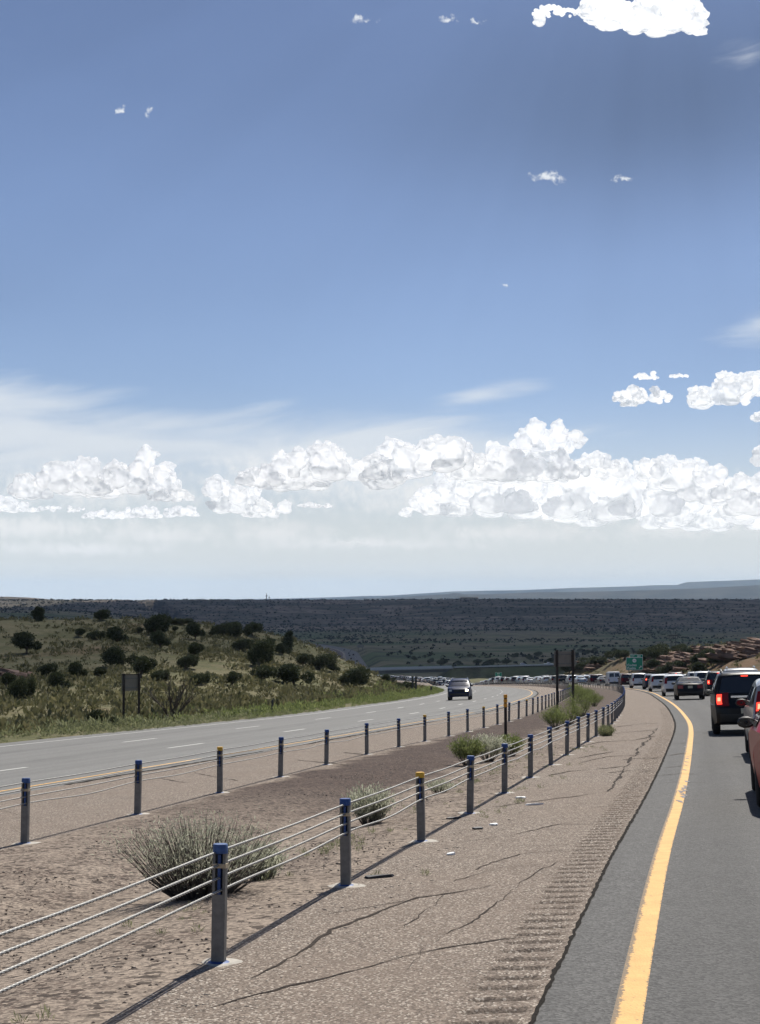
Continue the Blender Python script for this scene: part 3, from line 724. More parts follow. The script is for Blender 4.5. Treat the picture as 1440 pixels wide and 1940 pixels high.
def barrier(label, ys, xf, side, yellow, twist_to, rad_):
    ys = [y for y in ys]
    root = thing('cable_barrier', label, 'cable barrier', (float(xf(10.)), 10., float(CORR(xf(10.), 10.))))
    o0 = Vector(root.location)
    rr = np.random.default_rng(len(label))
    far_v = MB(); tops = []
    for i, y in enumerate(ys):
        x = float(xf(y)); z = float(CORR(x, y)); tg = math.atan(tangent(y)); l = Vector((x, y, z)) - o0
        lean = rr.normal() * .014
        tops.append((x, y, z))
        if i < 100:
            p = inst('post', PMESH['post'], root, l, -tg); p.rotation_euler = (rr.normal() * .016, lean, -tg)
            if y > 3 and y < 140:
                yc = i in yellow
                inst('cap', YCAP if yc else FCAP if rr.random() < .35 else PMESH['cap'], p)
                if y < 90: inst('cable_spacer', PMESH['cable_spacer'], p); inst('reflective_band', PMESH['reflective_band'], p)
                if y < 70:
                    inst('base_collar', PMESH['base_collar'], p)
                    ft = inst('footing', PMESH['footing'], p, (.02 + .03 * rr.random(), 0, 0), 6.28 * rr.random()); ft.scale = (.9 + .3 * rr.random(), .9 + .3 * rr.random(), 1)
            if yc_label(i, yellow): p['label'] = 'barrier post with a yellow cap'
        else:
            far_v.box((l.x, l.y, l.z + .38), (.09, .06, .76))
    if far_v.v: 
        o = far_v.build('distant_posts', M_GALV, root, 0); o['kind'] = 'stuff'
    # cables weave to either side of the posts
    Y = np.unique(np.concatenate([np.arange(ys[0], 60, .2), np.arange(60, ys[-1], 1.5)])); X = xf(Y); Z = CORR(X, Y)
    ph = np.interp(Y, ys, np.arange(len(ys)))
    for k, h in enumerate(CH):
        wv = -.018 + .012 * k + .002 * np.cos(math.pi * ph + k * math.pi)
        sag = -.010 * (1 - np.cos(2 * math.pi * ph)) * (.4 + .7 * (k == 3) * (1 + np.sin(ph * 1.7)))
        pth = np.stack([X + wv - o0.x, Y - o0.y, Z + h + sag - o0.z], 1)
        a = pth[Y <= twist_to]; b = pth[Y >= a[-1][1] + o0.y]
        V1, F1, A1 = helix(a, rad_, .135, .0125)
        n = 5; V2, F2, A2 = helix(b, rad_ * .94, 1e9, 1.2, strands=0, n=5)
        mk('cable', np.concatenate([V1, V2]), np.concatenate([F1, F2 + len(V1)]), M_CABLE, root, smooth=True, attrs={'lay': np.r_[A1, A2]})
    return root
def yc_label(i, yellow): return i in yellow
RBf = lambda y: RY(y) + OFF['RB']
yr = [-.7, 2.95, 6.65, 10.4] + [14.1, 17.75, 21.2, 24.7, 28.3, 32.1, 35.9, 39.3, 42.6] + list(np.arange(46.1, 560, 3.62))
barrier('steel cable barrier with blue capped posts on the tan shoulder beside the jammed traffic lanes', yr, RBf, 1, (5,), 24., .0096)
yl = [3.6, 7.4, 11.2, 15.0] + [18.8, 22.6, 26.6, 30.6, 34.6, 38.9, 42.7, 46.1, 49.7, 53.2] + list(np.arange(56.8, 560, 3.62))
barrier('farther steel cable barrier along the edge of the open carriageway and dark crushed stone', yl, LB, -1, (6, 11, 14, 18), 40., .0082)

# ------------------------------------------------------------------ vehicles
def glassf(t, b):
    setb(t, b, col=(.012, .014, .016), rough=.04, spec=.9)
M_GLASS = mat('dark_glass', glassf)
M_TYRE = simple('tyre_rubber', (.018, .018, .018), .85)
M_RIM = simple('alloy_rim', (.38, .38, .39), .35, .7)
M_BLK = simple('black_trim', (.018, .018, .019), .55)
M_RED = simple('tail_red', (.22, .008, .008), .2)
M_LIT = simple('tail_lit', (1.0, .055, .03), .3, es=1.5)
M_LITC = simple('tail_lit_core', (1.0, .16, .09), .3, es=3.2)
M_HEAD = simple('headlight', (.6, .62, .62), .12)
M_HLIT = simple('headlight_lit', (1., .82, .5), .2, es=9.)
M_PLATE = simple('plate', (.55, .50, .36), .5)
M_CHROME = simple('chrome', (.6, .6, .6), .15, .9)
PAINT = {}
def paintm(col):
    if col not in PAINT:
        c = {'white': (.68, .69, .69), 'silver': (.36, .37, .38), 'grey': (.10, .105, .11), 'black': (.012, .013, .015), 'maroon': (.075, .014, .018), 'red': (.30, .014, .017), 'navy': (.015, .022, .06), 'blue': (.035, .07, .19), 'tan': (.30, .25, .18), 'pale blue': (.25, .36, .45), 'dark green': (.02, .035, .028), 'charcoal': (.022, .025, .027)}[col]
        PAINT[col] = simple('paint_' + col.replace(' ', '_'), c, .35, .0, .4 if min(c) > .15 else .2, coat=.7 if min(c) > .15 else .06)
    return PAINT[col]
TYPES = {
 'suv': dict(L=4.75, W=1.88, H=1.74, belt=1.10, tum=.20, A=(1.05, 1.10), B=(.30, 1.60), roof=[(-.30, 1.72), (-1.2, 1.73), (-1.9, 1.70)], C=(-2.06, 1.64), D=(-2.22, 1.12), rear=[(-2.33, .86), (-2.40, .74), (-2.40, .46), (-2.30, .30)],
      front=[(1.7, 1.06), (2.10, .98), (2.28, .86), (2.36, .62), (2.36, .42), (2.26, .28)], wheels=(1.42, -1.42), wr=.365, side=[(.78, -.10), (-.18, -1.12), (-1.22, -1.95)], glass=(1.14, 1.585), tail=(.80, 1.16, .56, .97), rails=True),
 'sedan': dict(L=4.85, W=1.84, H=1.46, belt=.98, tum=.27, A=(1.15, .98), B=(.30, 1.38), roof=[(-.25, 1.45), (-.80, 1.44)], C=(-1.10, 1.38), D=(-1.80, 1.05), rear=[(-2.28, 1.03), (-2.37, .97), (-2.38, .70), (-2.43, .60), (-2.43, .40), (-2.32, .26)],
      front=[(1.8, .90), (2.2, .80), (2.36, .68), (2.42, .50), (2.38, .34), (2.28, .24)], wheels=(1.45, -1.38), wr=.33, side=[(.80, -.10), (-.18, -1.15)], glass=(1.06, 1.37), tail=(.72, .93, .55, .97), rails=False),
 'crossover': dict(L=4.5, W=1.84, H=1.62, belt=1.04, tum=.22, A=(1.10, 1.04), B=(.35, 1.52), roof=[(-.25, 1.61), (-1.1, 1.60), (-1.7, 1.55)], C=(-1.95, 1.49), D=(-2.16, 1.10), rear=[(-2.25, .88), (-2.32, .72), (-2.32, .44), (-2.22, .28)],
      front=[(1.7, .98), (2.08, .88), (2.22, .74), (2.28, .52), (2.26, .38), (2.16, .26)], wheels=(1.35, -1.33), wr=.34, side=[(.80, -.08), (-.16, -1.05), (-1.15, -1.75)], glass=(1.12, 1.46), tail=(.92, 1.36, .72, .97), rails=False),
 'minivan': dict(L=5.05, W=1.96, H=1.76, belt=1.06, tum=.20, A=(1.55, 1.06), B=(.60, 1.64), roof=[(0, 1.75), (-1.2, 1.76), (-2.05, 1.72)], C=(-2.25, 1.66), D=(-2.40, 1.14), rear=[(-2.47, .90), (-2.53, .72), (-2.53, .42), (-2.42, .28)],
      front=[(2.0, .98), (2.32, .86), (2.48, .70), (2.53, .50), (2.50, .36), (2.4, .25)], wheels=(1.55, -1.50), wr=.34, side=[(1.1, .25), (.15, -1.05), (-1.15, -2.15)], glass=(1.15, 1.62), tail=(.84, 1.22, .78, .98), rails=False),
 'cargo van': dict(L=5.6, W=2.0, H=2.08, belt=1.18, tum=.14, A=(1.95, 1.18), B=(1.30, 1.92), roof=[(.8, 2.07), (-1., 2.08), (-2.4, 2.06)], C=(-2.62, 2.0), D=(-2.70, 1.20), rear=[(-2.74, .90), (-2.80, .70), (-2.80, .46), (-2.7, .34)],
      front=[(2.3, 1.10), (2.62, .98), (2.74, .80), (2.80, .56), (2.78, .42), (2.68, .32)], wheels=(1.75, -1.55), wr=.37, side=[(1.5, .75)], glass=(1.30, 1.84), tail=(.72, 1.05, .86, .985), rails=False, split=True),
 'pickup': dict(L=5.7, W=1.98, H=1.88, belt=1.18, tum=.20, A=(1.25, 1.18), B=(.55, 1.76), roof=[(.1, 1.87), (-.5, 1.87)], C=(-.78, 1.78), D=(-.92, 1.20), rear=[(-2.76, 1.16), (-2.79, 1.1), (-2.79, .72), (-2.84, .68), (-2.84, .48), (-2.76, .44)],
      front=[(2.1, 1.14), (2.6, 1.06), (2.76, .94), (2.82, .62), (2.82, .46), (2.7, .36)], wheels=(1.85, -1.65), wr=.39, side=[(.95, .15), (.08, -.78)], glass=(1.24, 1.72), tail=(.78, 1.12, .80, .985), rails=False),
}
def car_geo(T):
    W = T['W'] / 2; belt = T['belt']; H = T['H']; L2 = T['L'] / 2; wr = T['wr'] + .05
    up = [T['A'], T['B']] + T['roof'] + [T['C'], T['D']]
    def arch(c):
        r = []; zb = .27
        for k in range(9):
            th = math.pi * (1 - k / 8); r.append((c + math.cos(th) * wr, T['wr'] + math.sin(th) * wr))
        return [(c - wr, zb)] + r + [(c + wr, zb)]
    bottom = arch(T['wheels'][1]) + arch(T['wheels'][0])
    # closed outline: cowl -> roof -> tail -> underside (rear to front) -> nose -> cowl
    def dens(pts, n):
        ps = np.array(pts, float); t_ = np.arange(len(ps)); q = np.linspace(0, len(ps) - 1, (len(ps) - 1) * n + 1)
        fx = spline(t_, ps[:, 0]); fy = spline(t_, ps[:, 1]); return list(zip(fx(q), fy(q)))
    upd = [up[0]] + dens(up[1:-1], 3) + [up[-1]]
    upd = [up[0], ((up[0][0] + up[1][0]) / 2, (up[0][1] + up[1][1]) / 2 + .015)] + upd[1:]
    out = upd + [(y, z) for y, z in T['rear']] + bottom + [(y, z) for y, z in reversed(T['front'])]
    nU = len(upd)
    def w(y, z):
        k = 1 - .13 * max(0., (abs(y) - L2 + .8) / .8) ** 2.2
        q = W * k
        if z > belt - .12: q -= .035 * min(1, (z - belt + .12) / .12)
        if z > belt: q -= T['tum'] * ((z - belt) / (H - belt)) ** 1.25
        if z < .55: q -= .05 * (.55 - z) / .3
        return q
    def pos(y, z, q):
        e = max(0., (abs(y) - L2 + .55) / .55)
        yy = y - math.copysign(.13 * e * q * q * q * q, y) 
        zz = z + (.035 * (1 - q * q) if z > belt + .2 else .02 * (1 - q * q) * (z > .8))
        return (q * w(y, z), yy, zz)
    return out, nU, w, pos
def lerp_yz(T, z):                               # rear surface: y at height z
    pts = [T['C'], T['D']] + T['rear'] if T.get('bed') is None else T['rear']
    pts = sorted(pts, key=lambda p: p[1])
    return float(np.interp(z, [p[1] for p in pts], [p[0] for p in pts]))
def front_y(T, z):
    pts = sorted(T['front'] + [T['A'], T['B']], key=lambda p: p[1])
    return float(np.interp(z, [p[1] for p in pts], [p[0] for p in pts]))
def car_parts(typ):
    """shape of every part: {part: [(name, MB, material key, parent part)]}"""
    T = TYPES[typ]; out, nU, w, pos = car_geo(T); n = len(out); parts = []
    b = MB(); qs = [-1, -.955, -.86, -.5, 0, .5, .86, .955, 1]; cy = np.mean([p[0] for p in out]); V = []
    for i, (y, z) in enumerate(out):
        p0 = Vector(out[i - 1]); p1 = Vector(out[(i + 1) % n]); t_ = (p1 - p0); nn = Vector((t_.y, -t_.x)).normalized()  # inward
        for q in qs:
            ins = .055 if abs(q) == 1 else (.018 if abs(q) > .9 else 0.)
            if z < .30 and i >= nU: ins *= .3
            y2, z2 = y + nn.x * -ins, z + nn.y * -ins
            cen = Vector((0, .8)); 
            if (Vector((y2, z2)) - cen).length > (Vector((y, z)) - cen).length + .001: y2, z2 = y - (y2 - y), z - (z2 - z)
            V.append(pos(y2, z2, q))
    m = len(qs); Fc = []
    for i in range(n):
        j = (i + 1) % n
        for k in range(m - 1): Fc.append((i * m + k, j * m + k, j * m + k + 1, i * m + k + 1))
    low = list(range(nU - 1, n)) + [0]
    upi = list(range(0, nU))
    Fc.append(tuple(i * m + m - 1 for i in upi)); Fc.append(tuple(i * m for i in reversed(upi)))
    Fc.append(tuple(i * m + m - 1 for i in low)); Fc.append(tuple(i * m for i in reversed(low)))
    b.add(V, Fc); parts.append(('body', b, 'paint', None))
    def patch(fy, z0, z1, q0, q1, off, sgn, nz=3, nq=6, trap=0., deep=.03):
        mb = MB(); vv = []
        for a in range(nz + 1):
            z = z0 + (z1 - z0) * a / nz
            for c in range(nq + 1):
                q = q0 + (q1 - q0) * c / nq
                if trap: q *= 1 - trap * a / nz
                y = fy(z); p = pos(y, z, q); vv.append((p[0], p[1] + sgn * off, p[2] + off * .3))
        ff = [(a * (nq + 1) + c, a * (nq + 1) + c + 1, (a + 1) * (nq + 1) + c + 1, (a + 1) * (nq + 1) + c) for a in range(nz) for c in range(nq)]
        rim = [c for c in range(nq + 1)] + [a * (nq + 1) + nq for a in range(1, nz + 1)] + [nz * (nq + 1) + c for c in range(nq - 1, -1, -1)] + [a * (nq + 1) for a in range(nz - 1, 0, -1)]
        base = len(vv); vv += [(vv[i][0], vv[i][1] - sgn * deep, vv[i][2]) for i in rim]; L_ = len(rim)
        ff += [(rim[i], rim[(i + 1) % L_], base + (i + 1) % L_, base + i) for i in range(L_)]
        mb.add(vv, ff); return mb
    fy = lambda z: lerp_yz(T, z); gy = lambda z: front_y(T, z)
    if typ == 'pickup':
        fyb = lambda z: float(np.interp(z, [.44, .48, .68, .72, 1.1, 1.16], [-2.76, -2.84, -2.84, -2.79, -2.79, -2.76]))
        fyc = lambda z: float(np.interp(z, [1.2, 1.78], [-.92, -.78]))
    else: fyb = fyc = fy
    g0, g1 = T['glass']
    if T.get('split'):
        for q0, q1 in ((-.86, -.06), (.06, .86)): parts.append(('rear_window', patch(fyc, g0, g1, q0, q1, .008, -1), 'glass', None))
    else: parts.append(('rear_window', patch(fyc, g0, g1, -.86, .86, .008, -1, trap=.03), 'glass', None))
    az0, az1 = T['A'][1] + .06, T['B'][1] - .03
    parts.append(('windshield', patch(gy, az0, az1, -.88, .88, .010, 1, trap=.02), 'glass', None))
    U = np.array([T['A'], T['B']] + T['roof'] + [T['C'], T['D']]); 
    def topz(y):
        o = np.argsort(U[:, 0]); return float(np.interp(y, U[o, 0], U[o, 1]))
    for y0, y1 in T['side']:
        for s in (-1, 1):
            mb = MB(); vv = []; N = 8
            for a in range(N + 1):
                y = y0 + (y1 - y0) * a / N; zt = min(topz(y) - .085, T['H'] - .17); zb = T['belt'] + .045
                zt = max(zt, zb + .02)
                for c in range(5):
                    z = zb + (zt - zb) * c / 4; vv.append((s * (w(y, z) + .007), y, z))
            mb.add(vv, [(a * 5 + c, (a + 1) * 5 + c, (a + 1) * 5 + c + 1, a * 5 + c + 1) for a in range(N) for c in range(4)])
            parts.append(('side_window', mb, 'glass', None))
    z0, z1, q0, q1 = T['tail']
    for s in (-1, 1):
        a, c = (q0, q1) if s > 0 else (-q1, -q0); parts.append(('tail_light', patch(fyb, z0, z1, a, c, .018, -1), 'tail' , None)); k_ = len(parts) - 1
        zl = (z0 + (z1 - z0) * .12, z0 + (z1 - z0) * (.88 if z1 - z0 < .37 else .5)); ql = (max(q0 + .02, q1 - .19), q1 - .02); a, c = ql if s > 0 else (-ql[1], -ql[0])
        parts.append(('lamp', patch(fyb, zl[0], zl[1], a, c, .030, -1), 'lamp', k_))
        zm = sum(zl) / 2; qm = sum(ql) / 2 * s; parts.append(('bulb', patch(fyb, zm - .05, zm + .05, qm - .05, qm + .05, .036, -1, 1, 2), 'bulb', k_))
    cz = T['C'][1] - .03
    parts.append(('brake_light', patch(fyc, cz - .035, cz, -.13, .13, .022, -1, 1, 2), 'tail', None))
    pz = .62 if typ == 'pickup' else (.80 if typ == 'sedan' else .66)
    parts.append(('license_plate', patch(fyb, pz - .07, pz + .07, -.18, .18, .02, -1, 1, 2), 'plate', None))
    bz = T['rear'][-2][1]
    parts.append(('rear_bumper', patch(fyb, bz - .10, bz + .12, -.90, .90, .012, -1, 2, 8), 'trim', None))
    fz = T['front'][3][1]
    parts.append(('grille', patch(gy, fz + .02, fz + .20, -.45, .45, .012, 1, 2, 6), 'trim', None))
    parts.append(('front_bumper', patch(gy, fz - .22, fz - .06, -.85, .85, .012, 1, 2, 8), 'trim', None))
    for s in (-1, 1):
        a, c = (.66, .92) if s > 0 else (-.92, -.66); parts.append(('headlight', patch(gy, fz + .10, fz + .23, a, c, .014, 1), 'head', None))
    for yw in T['wheels']:
        for s in (-1, 1):
            r = T['wr']; x = s * (T['W'] / 2 - .115)
            t_ = MB(); t_.lathe([(r * .64, -.095), (r * .9, -.11), (r * .985, -.085), (r, -.04), (r, .04), (r * .985, .085), (r * .9, .11), (r * .64, .095), (r * .64, -.095)], 22, 'x', (x, yw, r))
            parts.append(('wheel', t_, 'tyre', None))
            k = MB(); k.lathe([(r * .64, .0), (r * .66, s * .085), (r * .60, s * .09), (r * .58, s * .05), (.05, s * .03), (.04, s * .07), (0, s * .07)], 20, 'x', (x, yw, r))
            for a in range(5):
                th = a * 2 * math.pi / 5; k.box((x + s * .062, yw + math.cos(th) * r * .33, r + math.sin(th) * r * .33), (.03, r * .58, .055), Matrix.Rotation(th, 3, 'X'))
            parts.append(('rim', k, 'rim', len(parts) - 1))
    for s in (-1, 1):
        mb = MB(); my = T['A'][0] - .42; mz = T['belt'] + .06; x0 = s * (w(my, mz) + .10)
        for i in range(7):
            th = math.pi * i / 6
            for j in range(10):
                ph = 2 * math.pi * j / 10
                mb.v.append((x0 + .125 * math.sin(th) * math.cos(ph), my + .06 * math.cos(th), mz + .085 * abs(math.sin(th) * math.sin(ph)) ** .8 * (1 if math.sin(ph) > 0 else -1)))
        mb.f = [(i * 10 + j, i * 10 + (j + 1) % 10, (i + 1) * 10 + (j + 1) % 10, (i + 1) * 10 + j) for i in range(6) for j in range(10)]; mb.mi = [0] * len(mb.f)
        mb.box((x0 - s * .11, my, mz - .03), (.12, .06, .05))
        parts.append(('side_mirror', mb, 'trim', None))
        gl = MB(); gl.v = [(x0 + .10 * math.cos(2 * math.pi * j / 14), my - .056, mz + .062 * math.sin(2 * math.pi * j / 14)) for j in range(14)] + [(x0 + .10 * math.cos(2 * math.pi * j / 14), my - .03, mz + .062 * math.sin(2 * math.pi * j / 14)) for j in range(14)]
        gl.f = [tuple(range(14))] + [(j, j + 14, (j + 1) % 14 + 14, (j + 1) % 14) for j in range(14)]; gl.mi = [0] * 15
        parts.append(('mirror_glass', gl, 'glass', len(parts) - 1))
    if T['rails']:
        for s in (-1, 1):
            rl = MB(); pts = [(s * .62, y, topz(y) + .03 + .065 * math.sin(math.pi * min(1, max(0, (y + 1.85) / 2.0))) ** .3) for y in np.linspace(.10, -1.82, 10)]; rl.tube(pts, .022, 6)
            parts.append(('roof_rail', rl, 'chrome', None))
    return parts
MK = {'bulb': M_RED, 'glass': M_GLASS, 'tail': M_RED, 'lamp': M_RED, 'plate': M_PLATE, 'trim': M_BLK, 'head': M_HEAD, 'tyre': M_TYRE, 'rim': M_RIM, 'chrome': M_CHROME}
CARP = {}
def car_meshes(typ):
    if typ not in CARP:
        L_ = []
        for nm, mb, key, par in car_parts(typ):
            o = mb.build(nm, MK.get(key, M_BLK), None, 24 if nm == 'body' else 38); me = o.data; bpy.data.objects.remove(o); L_.append((nm, me, key, par))
        CARP[typ] = L_
        vs = []; fs = []; mi = []; order = ['paint', 'glass', 'tail', 'plate', 'trim', 'head', 'tyre', 'rim', 'chrome']
        for nm, mb, key, par in car_parts(typ):
            if nm in ('rim', 'mirror_glass', 'grille', 'front_bumper', 'brake_light', 'lamp', 'bulb'): continue
            n = len(vs); vs += mb.v; fs += [tuple(i + n for i in q) for q in mb.f]; mi += [order.index(key)] * len(mb.f)
        me = bpy.data.meshes.new(typ.replace(' ', '_')); me.from_pydata([tuple(v) for v in vs], [], fs); me.polygons.foreach_set('material_index', mi)
        for k in order: me.materials.append(MK.get(k, M_BLK))
        me.polygons.foreach_set('use_smooth', [True] * len(fs)); me.set_sharp_from_angle(angle=R(38)); CARP[typ + '*'] = me
    return CARP[typ]
def orient(o, x, y, z, hx, hy, gx=0., gy=0.):
    """stand a thing on the sloping road, heading (hx, hy)"""
    e = .5; zx = (float(CORR(x + e, y)) - float(CORR(x - e, y))) / (2 * e); zy = (float(CORR(x, y + e)) - float(CORR(x, y - e))) / (2 * e)
    up = Vector((-zx, -zy, 1)).normalized(); f = Vector((hx, hy, 0)); f = (f - up * f.dot(up)).normalized(); r = f.cross(up)
    M = Matrix((r, f, up)).transposed().to_4x4(); o.rotation_euler = M.to_euler(); o.location = (x, y, z)
def vehicle(typ, col, x, y, label, group=None, rev=False, lit=False, only=None, scale=1., headlit=(), yaw=0., skip=()):
    nm = {'suv': 'suv', 'sedan': 'sedan', 'crossover': 'crossover', 'minivan': 'minivan', 'cargo van': 'cargo_van', 'pickup': 'pickup_truck'}[typ]
    root = thing(nm, label, {'suv': 'SUV', 'cargo van': 'van', 'minivan': 'van', 'pickup': 'pickup truck', 'crossover': 'car', 'sedan': 'car'}[typ], group=group)
    t_ = tangent(y) + yaw; h = Vector((t_, 1)).normalized() * (-1 if rev else 1)
    orient(root, x, y, float(CORR(x, y)) + .006, h.x, h.y); root.scale = (scale,) * 3
    objs = []; nh = 0
    for pn, me, key, par in car_meshes(typ):
        if pn in skip: objs.append(None); continue
        p = bpy.data.objects.new(pn, me); COL.objects.link(p); p.parent = root if par is None else objs[par]; objs.append(p)
        m = None
        if key == 'paint': m = paintm(col)
        elif lit and (key == 'lamp' or pn == 'brake_light'): m = M_LIT
        elif lit and key == 'bulb': m = M_LITC
        elif key == 'head':
            if nh in headlit: m = M_HLIT
            nh += 1
        elif key == 'chrome' and col in ('black', 'maroon'): m = M_GALV
        if m is not None: p.material_slots[0].link = 'OBJECT'; p.material_slots[0].material = m
    return root, objs
def far_vehicle(typ, col, x, y, label, group, rev=False, z=None, tang=None):
    car_meshes(typ); nm = {'suv': 'suv', 'sedan': 'sedan', 'crossover': 'crossover', 'minivan': 'minivan', 'cargo van': 'cargo_van', 'pickup': 'pickup_truck'}[typ]
    o = bpy.data.objects.new(nm, CARP[typ + '*']); COL.objects.link(o)
    t_ = tangent(y) if tang is None else tang; h = Vector((t_, 1)).normalized() * (-1 if rev else 1)
    orient(o, x, y, (float(CORR(x, y)) if z is None else z) + .01, h.x, h.y)
    if z is not None: o.rotation_euler = (0, 0, math.atan2(-h.x, h.y))
    o.material_slots[0].link = 'OBJECT'; o.material_slots[0].material = paintm(col)
    return tag(o, label, {'suv': 'SUV', 'cargo van': 'van', 'minivan': 'van', 'pickup': 'pickup truck', 'crossover': 'car', 'sedan': 'car'}[typ], group)
def corner(typ, u, d, scale=1.):
    """centre of a vehicle whose rear left corner stands at photo column u, d metres ahead"""
    T = TYPES[typ]; x = ray(u, 1290)[0] * d; t_ = tangent(d + 2); h = Vector((t_, 1)).normalized(); r = Vector((h.y, -h.x))
    c = Vector((x, d)) + h * T['L'] / 2 * scale + r * T['W'] / 2 * scale; return c.x, c.y
G1 = 'vehicles stopped in the traffic jam'
def car(typ, col, u, d, label, **k): 
    x, y = corner(typ, u, d, k.get('scale', 1.)); return vehicle(typ, col, x, y, label, G1, **k)
car('sedan', 'red', 1434, 19.8, 'dark red car cut by the right edge of the picture, nearest in the traffic jam')
car('crossover', 'silver', 1420, 31.0, 'silver white car with a glowing tail light just ahead of the red car', lit=True)
r, ob = car('suv', 'black', 1350, 44.2, 'black SUV with both brake lights glowing and a chrome strip under its wide rear window', lit=True)
st = MB(); st.box((0, -2.262, 1.06), (.80, .03, .055)); st.build('chrome_strip', M_CHROME, r)
car('suv', 'silver', 1369, 78, 'tall silver vehicle whose arched roof and dark rear window rise above the black SUV', scale=1.08)
car('sedan', 'black', 1281, 101, 'black sedan with a bright reflection on its sloping rear window')
car('suv', 'charcoal', 1338, 114, 'charcoal SUV with one glowing tail light left of the black SUV with the chrome strip', lit=True)
car('crossover', 'white', 1256, 119, 'white hatchback with tall red tail lights partly behind the black sedan')
car('minivan', 'white', 1315, 140, 'white vehicle with a broad dark rear window beyond the right side of the black sedan')
car('crossover', 'white', 1232, 150, 'white rounded car between the navy car and the white hatchback')
car('sedan', 'white', 1292, 190, 'small white car roof seen just above the black sedan')
car('suv', 'maroon', 1266, 172, 'dark red roof showing above the white hatchback', lit=True)
car('suv', 'white', 1303, 172, 'white car with dark rear window left of the broad white vehicle')
car('crossover', 'navy', 1221, 172, 'navy car with one lit tail light squeezed between two white vehicles', lit=True)
car('minivan', 'white', 1197, 188, 'white minivan with a wide dark rear window right of the maroon SUV')
car('suv', 'maroon', 1176, 214, 'maroon SUV immediately right of the white cargo van')
car('cargo van', 'white', 1152, 232, 'white cargo van with two square rear windows')
car('sedan', 'grey', 1135, 248, 'dark grey sedan immediately left of the white cargo van')
car('suv', 'maroon', 1118, 268, 'maroon SUV left of the grey sedan and the white cargo van')
car('crossover', 'white', 1106, 300, 'white car half hidden behind the maroon SUV next to the grey sedan')
car('sedan', 'pale blue', 1093, 290, 'pale blue sedan just left of the half hidden white car')
car('suv', 'black', 1099, 345, 'dark SUV whose tall roof rises behind the pale blue sedan')
car('suv', 'white', 1077, 306, 'white SUV seen just left of the rightmost post of the brown sign')
car('suv', 'black', 1059, 318, 'black SUV seen between the two posts of the brown sign back')
used = set()
# the long tail of the jam, curving left to the overpass
far_cols = ['white', 'silver', 'black', 'grey', 'white', 'maroon', 'navy', 'black', 'silver', 'charcoal', 'grey', 'black', 'white', 'pale blue', 'tan']
far_typ = ['suv', 'sedan', 'crossover', 'minivan', 'suv', 'pickup', 'crossover', 'sedan']
rr = random.Random(5)
def lane_fill(l, y0, y1, gap, where, grp, rev=False, prob=1.):
    y = y0
    while y < y1:
        if rr.random() < prob:
            c = rr.choice(far_cols); ty = rr.choice(far_typ)
            far_vehicle(ty, c, float(RY(y)) + l + rr.uniform(-.25, .25), y, f'tiny {c} {"SUV" if ty == "suv" else "pickup truck" if ty == "pickup" else "van" if ty == "minivan" else "sedan" if ty == "sedan" else "hatchback"} {where}', grp, rev)
        y += gap * rr.uniform(.8, 1.3)
GQ = 'distant queue curving left to the overpass'
lane_fill(1.85, 318, 640, 7.4, 'far along the queue that curves left behind the barrier posts', GQ)
lane_fill(5.5, 330, 660, 8.0, 'far along the queue that curves left behind the barrier posts', GQ)
lane_fill(9.2, 335, 640, 9, 'far along the queue that curves left behind the barrier posts', GQ)
lane_fill(5.5, 200, 325, 11, 'in the middle lane of the queue, mostly behind nearer vehicles', 'half hidden middle lane vehicles')
GU = 'queue near and under the overpass'
lane_fill(1.85, 650, 1000, 8., 'in the packed queue near and under the overpass', GU)
lane_fill(5.5, 670, 1000, 9, 'in the packed queue near and under the overpass', GU)
lane_fill(-13., 640, 900, 60, 'heading this way near the overpass', 'oncoming vehicles near the overpass', True)
GV = 'dense traffic on the valley highway'
lane_fill(-13.2, 1480, 1850, 24, 'in the dense cluster on the far valley highway', GV, True)
lane_fill(-17.0, 1480, 1850, 24, 'in the dense cluster on the far valley highway', GV, True)
far_cols = ['black', 'grey', 'charcoal', 'black', 'silver']
lane_fill(3.5, 1180, 1800, 105, 'spaced out right of the dense cluster on the valley highway', 'sparse traffic on the valley highway')
lane_fill(7.5, 1220, 1800, 120, 'spaced out right of the dense cluster on the valley highway', 'sparse traffic on the valley highway')
r, ob = vehicle('suv', 'navy', ray(872, 1300)[0] * 131, 131, 'dark blue SUV driving towards the camera on the open carriageway with one bright headlight', rev=True, headlit=(0,), yaw=-.05)

